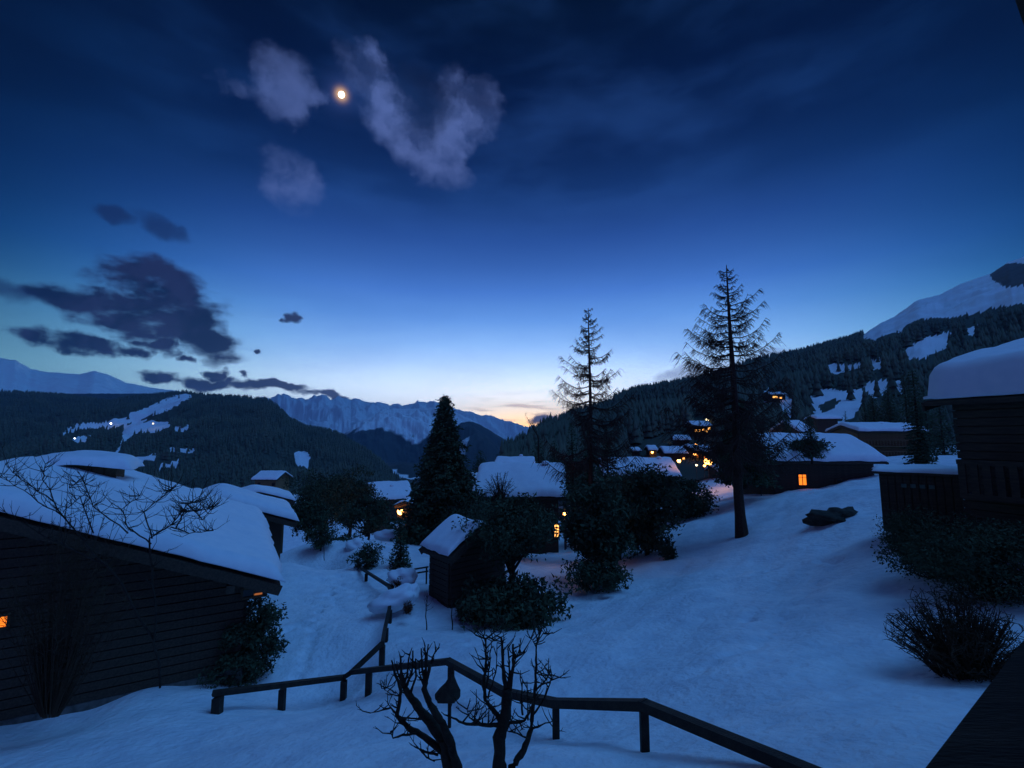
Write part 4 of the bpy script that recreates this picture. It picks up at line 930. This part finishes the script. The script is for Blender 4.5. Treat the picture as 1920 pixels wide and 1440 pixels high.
limbs(TR, 'shoots', [([(949, 1297, Yr), (943, 1247, Yr), (940, 1196, Yr)], .028, .012), ([(955, 1297, Yr), (963, 1247, Yr), (962, 1208, Yr)], .026, .012), ([(952, 1297, Yr), (955, 1250, Yr), (952, 1215, Yr)], .014, .007),
                     ([(1002, 1310, Yr+.3), (1006, 1247, Yr+.3), (1006, 1208, Yr+.3), (1014, 1178, Yr+.3)], .018, .006), ([(1006, 1215, Yr+.3), (999, 1200, Yr+.3), (985, 1190, Yr+.3)], .008, .003), ([(1007, 1205, Yr+.3), (1018, 1188, Yr+.3), (1028, 1184, Yr+.3)], .008, .003),
                     ([(911, 1205, Yr), (906, 1190, Yr), (899, 1182, Yr)], .008, .003), ([(940, 1203, Yr), (925, 1200, Yr), (908, 1190, Yr)], .008, .003), ([(963, 1235, Yr), (975, 1228, Yr), (985, 1222, Yr)], .014, .008),
                     ([(912, 1290, Yr), (918, 1250, Yr), (921, 1203, Yr)], .011, .005), ([(915, 1310, Yr), (930, 1260, Yr), (932, 1205, Yr)], .010, .004), ([(980, 1340, Yr), (978, 1300, Yr), (980, 1275, Yr)], .012, .005),
                     ([(990, 1350, Yr), (990, 1310, Yr), (988, 1290, Yr)], .010, .004)], 6, 4, .20, up=1.2)
# climbing shrub in front of the big chalet's roof edge
Yc = 11.2
cb_ = P(300, 1300, Yc); CS = empty('bare_shrub', (cb_.x, cb_.y, cb_.z), 'tangled bare shrub reaching up before the snowy eave of the big chalet', 'shrub')
limbs(CS, 'branches', [([(300, 1290, Yc), (290, 1120, Yc), (280, 1010, Yc), (320, 985, Yc), (352, 945, Yc), (372, 940, Yc)], .028, .009), ([(330, 990, Yc), (345, 960, Yc), (385, 955, Yc), (405, 948, Yc)], .02, .008),
                       ([(320, 988, Yc), (355, 1000, Yc), (400, 995, Yc)], .016, .006), ([(352, 945, Yc), (380, 975, Yc), (398, 952, Yc)], .014, .006), ([(285, 1010, Yc), (270, 960, Yc), (312, 925, Yc), (322, 915, Yc)], .018, .006),
                       ([(283, 1020, Yc), (240, 990, Yc), (228, 955, Yc), (262, 930, Yc)], .018, .006), ([(240, 1000, Yc), (175, 950, Yc), (155, 895, Yc), (130, 915, Yc)], .016, .006), ([(175, 1000, Yc), (150, 930, Yc), (118, 960, Yc)], .016, .005),
                       ([(290, 1200, Yc), (200, 1060, Yc), (120, 970, Yc), (80, 900, Yc), (85, 870, Yc)], .025, .006), ([(120, 970, Yc), (60, 930, Yc), (0, 895, Yc)], .015, .005), ([(100, 940, Yc), (40, 900, Yc), (10, 870, Yc)], .015, .004), ([(200, 1060, Yc), (90, 1010, Yc), (10, 960, Yc)], .02, .006)], 12, 16, .55, n=5)
twiggy('bare_shrub', 95, 895, 1330, 11.9, 150, 'wide brown thicket in shadow before the gable of the big chalet', 90, 16, 'shrub', seed=6, ry=.35)
# thin saplings
for (px, pt, pb, Y, lab) in ((800, 1112, 1178, 19.5, 'thin bare sapling left of the garden hut stake'), (848, 1115, 1178, 19.5, 'thin dark stake in the snow before the garden hut'), (608, 1005, 1045, 34, 'spindly bare sapling at the top of the snowy path')):
    q = P(px, pb, Y); r = empty('sapling', (q.x, q.y, gz(q.x, q.y)), lab, 'sapling', 'thin saplings in the snow')
    limbs(r, 'stem', [([(px, pb+6, Y), (px-1, (pt+pb)/2, Y), (px+1, pt, Y)], .028, .012)], int(px), 5, .4, n=5)
q = P(992, 806, 60); r = empty('bare_tree', (q.x, q.y, -20), 'tiny bare treetop against the orange afterglow', 'tree')
limbs(r, 'trunk', [([(1014, 900, 60), (1010, 820, 60), (998, 800, 60), (984, 776, 60)], .12, .02), ([(1010, 825, 60), (1004, 805, 60), (996, 790, 60)], .05, .015)], 44, 14, 1.0, n=4)

# ------------------------------------------------------------ fences
def fence(name, lab, rails, posts, rw, rh, pw, caps=None):
    p0 = P(*rails[0][0]); r = empty(name, tuple(p0), lab, 'fence', 'garden rail fences'); o = r.location
    for seg in rails:
        for a, b in zip(seg, seg[1:]):
            A_, B_ = P(*a), P(*b); ex = (B_-A_).normalized()*.04
            MB().beam(A_-ex-o, B_+ex-o, rw, rh).build('rail', MRAIL, r)
    for (px, py, Y, w) in posts:
        t_ = P(px, py, Y); g = gz(t_.x, t_.y)
        mb = MB(); k = w/2
        mb.beam((t_.x-o.x, t_.y-o.y, g-.5-o.z), (t_.x-o.x, t_.y-o.y, t_.z-o.z-rh*.4), w, w*.9).build('post', MRAIL, r)
fence('rail_fence', 'long wooden rail fence zigzagging across the foreground snow',
      [[(402, 1300, 13.2), (645, 1270, 15.6), (660, 1260, 15.4), (840, 1240, 11.8), (945, 1298, 10.0), (1040, 1318, 8.8), (1207, 1322, 7.2), (1500, 1442, 5.5), (1650, 1505, 4.9)]],
      [(409, 1304, 13.2, .22), (530, 1289, 14.5, .17), (645, 1273, 15.5, .17), (692, 1257, 14.7, .17), (846, 1245, 11.7, .15), (951, 1302, 9.9, .16), (1042, 1320, 8.75, .12), (1207, 1326, 7.2, .115), (1480, 1434, 5.6, .11)], .15, .13, .15)
fence('rail_fence', 'second wooden rail fence running back along the snowy path',
      [[(660, 1260, 15.4), (717, 1206, 16.4), (722, 1178, 18.2), (730, 1142, 20), (735, 1112, 21.5), (728, 1098, 23.2), (690, 1074, 27.5), (667, 1059, 32)]],
      [(717, 1208, 16.4, .17), (724, 1176, 18.2, .16), (731, 1142, 20, .16), (735, 1112, 21.5, .16), (687, 1074, 27.5, .15), (668, 1061, 32, .15)], .13, .12, .15)
fence('rail_fence', 'short low fence between the slim conifer and the garden hut', [[(772, 1068, 26), (802, 1063, 26.5)], [(772, 1076, 26), (802, 1071, 26.5)]], [(774, 1066, 26, .08), (800, 1062, 26.5, .08)], .07, .07, .08)
# snow on the rails
# wrapped conical shrub beneath the rail corner
q = P(838, 1311, 9.6); ws = empty('wrapped_shrub', (q.x, q.y, q.z), 'dark cone-shaped wrapped shrub hanging by the fence corner', 'shrub')
mb = MB(); n = 14; H_ = (P(846, 1262, 9.6)-q).z
rings = [(0, .23, .16, 0), (.10, .25, .17, .0), (.35, .20, .15, .04), (.6, .12, .11, .07), (.85, .06, .06, .09), (1, .03, .03, .10)]
for (f, rx, ry_, ox) in rings:
    for j in range(n):
        a = 6.283*j/n; w_ = 1+.12*math.sin(a*5+f*4); mb.v.append((ox+rx*math.cos(a)*w_, ry_*math.sin(a)*w_, H_*f))
for i in range(len(rings)-1):
    for j in range(n): a = i*n+j; b_ = i*n+(j+1) % n; mb.f.append([a, b_, b_+n, a+n]); mb.mi.append(0)
mb.f.append(list(range(n))[::-1]); mb.mi.append(0)
mb.build('wrapping', MBK, ws, True)
gq = gz(q.x, q.y)
MB().tube([(.06, 0, gq-q.z-.2), (.05, 0, .1)], .035, 6).build('stem', MBK, ws)
MB().tube([(.10, 0, H_*.95), (.115, 0, H_*1.35)], .014, 5).build('tie', MBK, ws)
# snow heaps beside the fence bend
def heap(px, py, Y, r, rot, lab):
    q = P(px, py, Y); mb = MB().ball((0, 0, 0), r, 28, 18, .35)
    o = mb.build('snow_heap', MSR, None, True, (q.x, q.y, q.z)); o.rotation_euler = (0, rot[1], rot[0]); tag(o, lab, 'snow heap', 'snow heaps by the fence bend')
heap(740, 1122, 20.8, (1.05, .55, .42), (.25, -.30), 'long rounded snow heap lying across the fence bend')
heap(768, 1112, 21.2, (.5, .45, .40), (0, 0), 'small round snow heap at the right end of the long one')
heap(757, 1082, 23.6, (.75, .6, .42), (0, .1), 'snow heap capping the little bush below the slim conifer')
heap(672, 1022, 37, (.9, .8, .55), (0, 0), 'round snow heap beyond the far fence')
heap(727, 1003, 44, (1.2, 1.0, .5), (0, 0), 'snow heap below the porch lamp')
heap(747, 982, 52, (.9, .8, .35), (0, 0), 'lamp-lit snow heap right under the porch')
heap(697, 1022, 39, (.8, .7, .35), (0, 0), 'low snow heap between the two round ones')
# boulder showing dark through the snow
q = P(1568, 966, 26.5); mb = MB().ball((0, 0, 0), (1.35, .95, .50), 18, 12, .8)
b_ = mb.build('boulder', MST, None, True, (q.x, q.y, gz(q.x, q.y)+.05)); tag(b_, 'dark bare boulder breaking through the snow before the window chalet', 'boulder')
b_.data.materials[0] = mat('dark_rock', (.02, .022, .018), .95, (.06, .055, .045), 3., .8, 8)

# ------------------------------------------------------------ the balcony the picture was taken from
A_, B_ = P(1752, 1444, .86), P(1925, 1218, 1.33); A_.z = B_.z = (A_.z+B_.z)/2
d = (B_-A_).normalized(); nrm = Vector((d.y, -d.x, 0)); bal = empty('balcony_rail', tuple(A_), 'broad dark balcony handrail blurred in the bottom right corner', 'railing')
s = A_-d*.7+nrm*.09-A_; e_ = B_+d*1.2+nrm*.09-A_
MB().beam(s, e_, .18, .05).build('handrail', MW, bal)
MB().beam(s-Vector((0, 0, .95)), e_-Vector((0, 0, .95)), .12, .05).build('bottom_rail', MW, bal)
for i in range(18):
    q = s.lerp(e_, (i+.5)/18); o = MB().box((0, 0, 0), (.09, .03, .88), math.atan2(d.y, d.x)).build('baluster', MW, bal, loc=q-Vector((0, 0, .49)))
A_, B_ = P(1899, -12, 1.5), P(1926, 66, 1.5)
ea = empty('eave', tuple(A_), 'dark corner of the overhanging eave at the top right', 'eave'); dd = (B_-A_).normalized(); up_ = Vector((.0, 1, 0)).cross(dd)
mb = MB(); k = [A_-dd*1.2, B_+dd*1.2]; off = Vector((.25, -.12, .07)); th_ = Vector((0, -.12, 0))
pts = [k[0], k[1], k[1]+off, k[0]+off]; pts = pts+[p_+th_*1.0 for p_ in pts]
mb.v = [tuple(p_-A_) for p_ in pts]; mb.f = [[0,1,2,3],[7,6,5,4],[0,4,5,1],[1,5,6,2],[2,6,7,3],[3,7,4,0]]; mb.mi = [0]*6
mb.build('fascia', MW, ea)

# the chalet that balcony belongs to, out of view, added to shade the foreground
hd = d2h = Vector((.826, .563, 0)).normalized(); hn = Vector((hd.y, -hd.x, 0)); hc = Vector((.79, .853, 0))+hn*(1.45+5.0)-hd*2.0
hg = -6.2
home = chalet('unseen_home_chalet', 'unseen chalet behind the bottom right balcony, added to shade the foreground', (hc.x, hc.y, hg), math.atan2(hd.y, hd.x), 15, 10, 8.6, R(22), .5, .9, .95, planks=False, seed=15.1, stone=1.2)
MB().box((0, 5.+.72, 6.2-1.75), (15, 1.4, .16)).build('balcony_floor', MW, home)

# ------------------------------------------------------------ haze
hz = MB().box((0, 6500, -180), (32000, 13200, 2000)).build('haze', mat('haze_tmp', (1, 1, 1)))
hm = bpy.data.materials.new('haze'); hm.use_nodes = True; t = hm.node_tree; t.nodes.clear()
vo = t.nodes.new('ShaderNodeVolumePrincipled'); vo.inputs['Density'].default_value = .00009; vo.inputs['Color'].default_value = (.27, .60, 1, 1); vo.inputs['Anisotropy'].default_value = .2
ou = t.nodes.new('ShaderNodeOutputMaterial'); t.links.new(vo.outputs[0], ou.inputs['Volume']); hz.data.materials[0] = hm
tag(hz, kind='stuff')
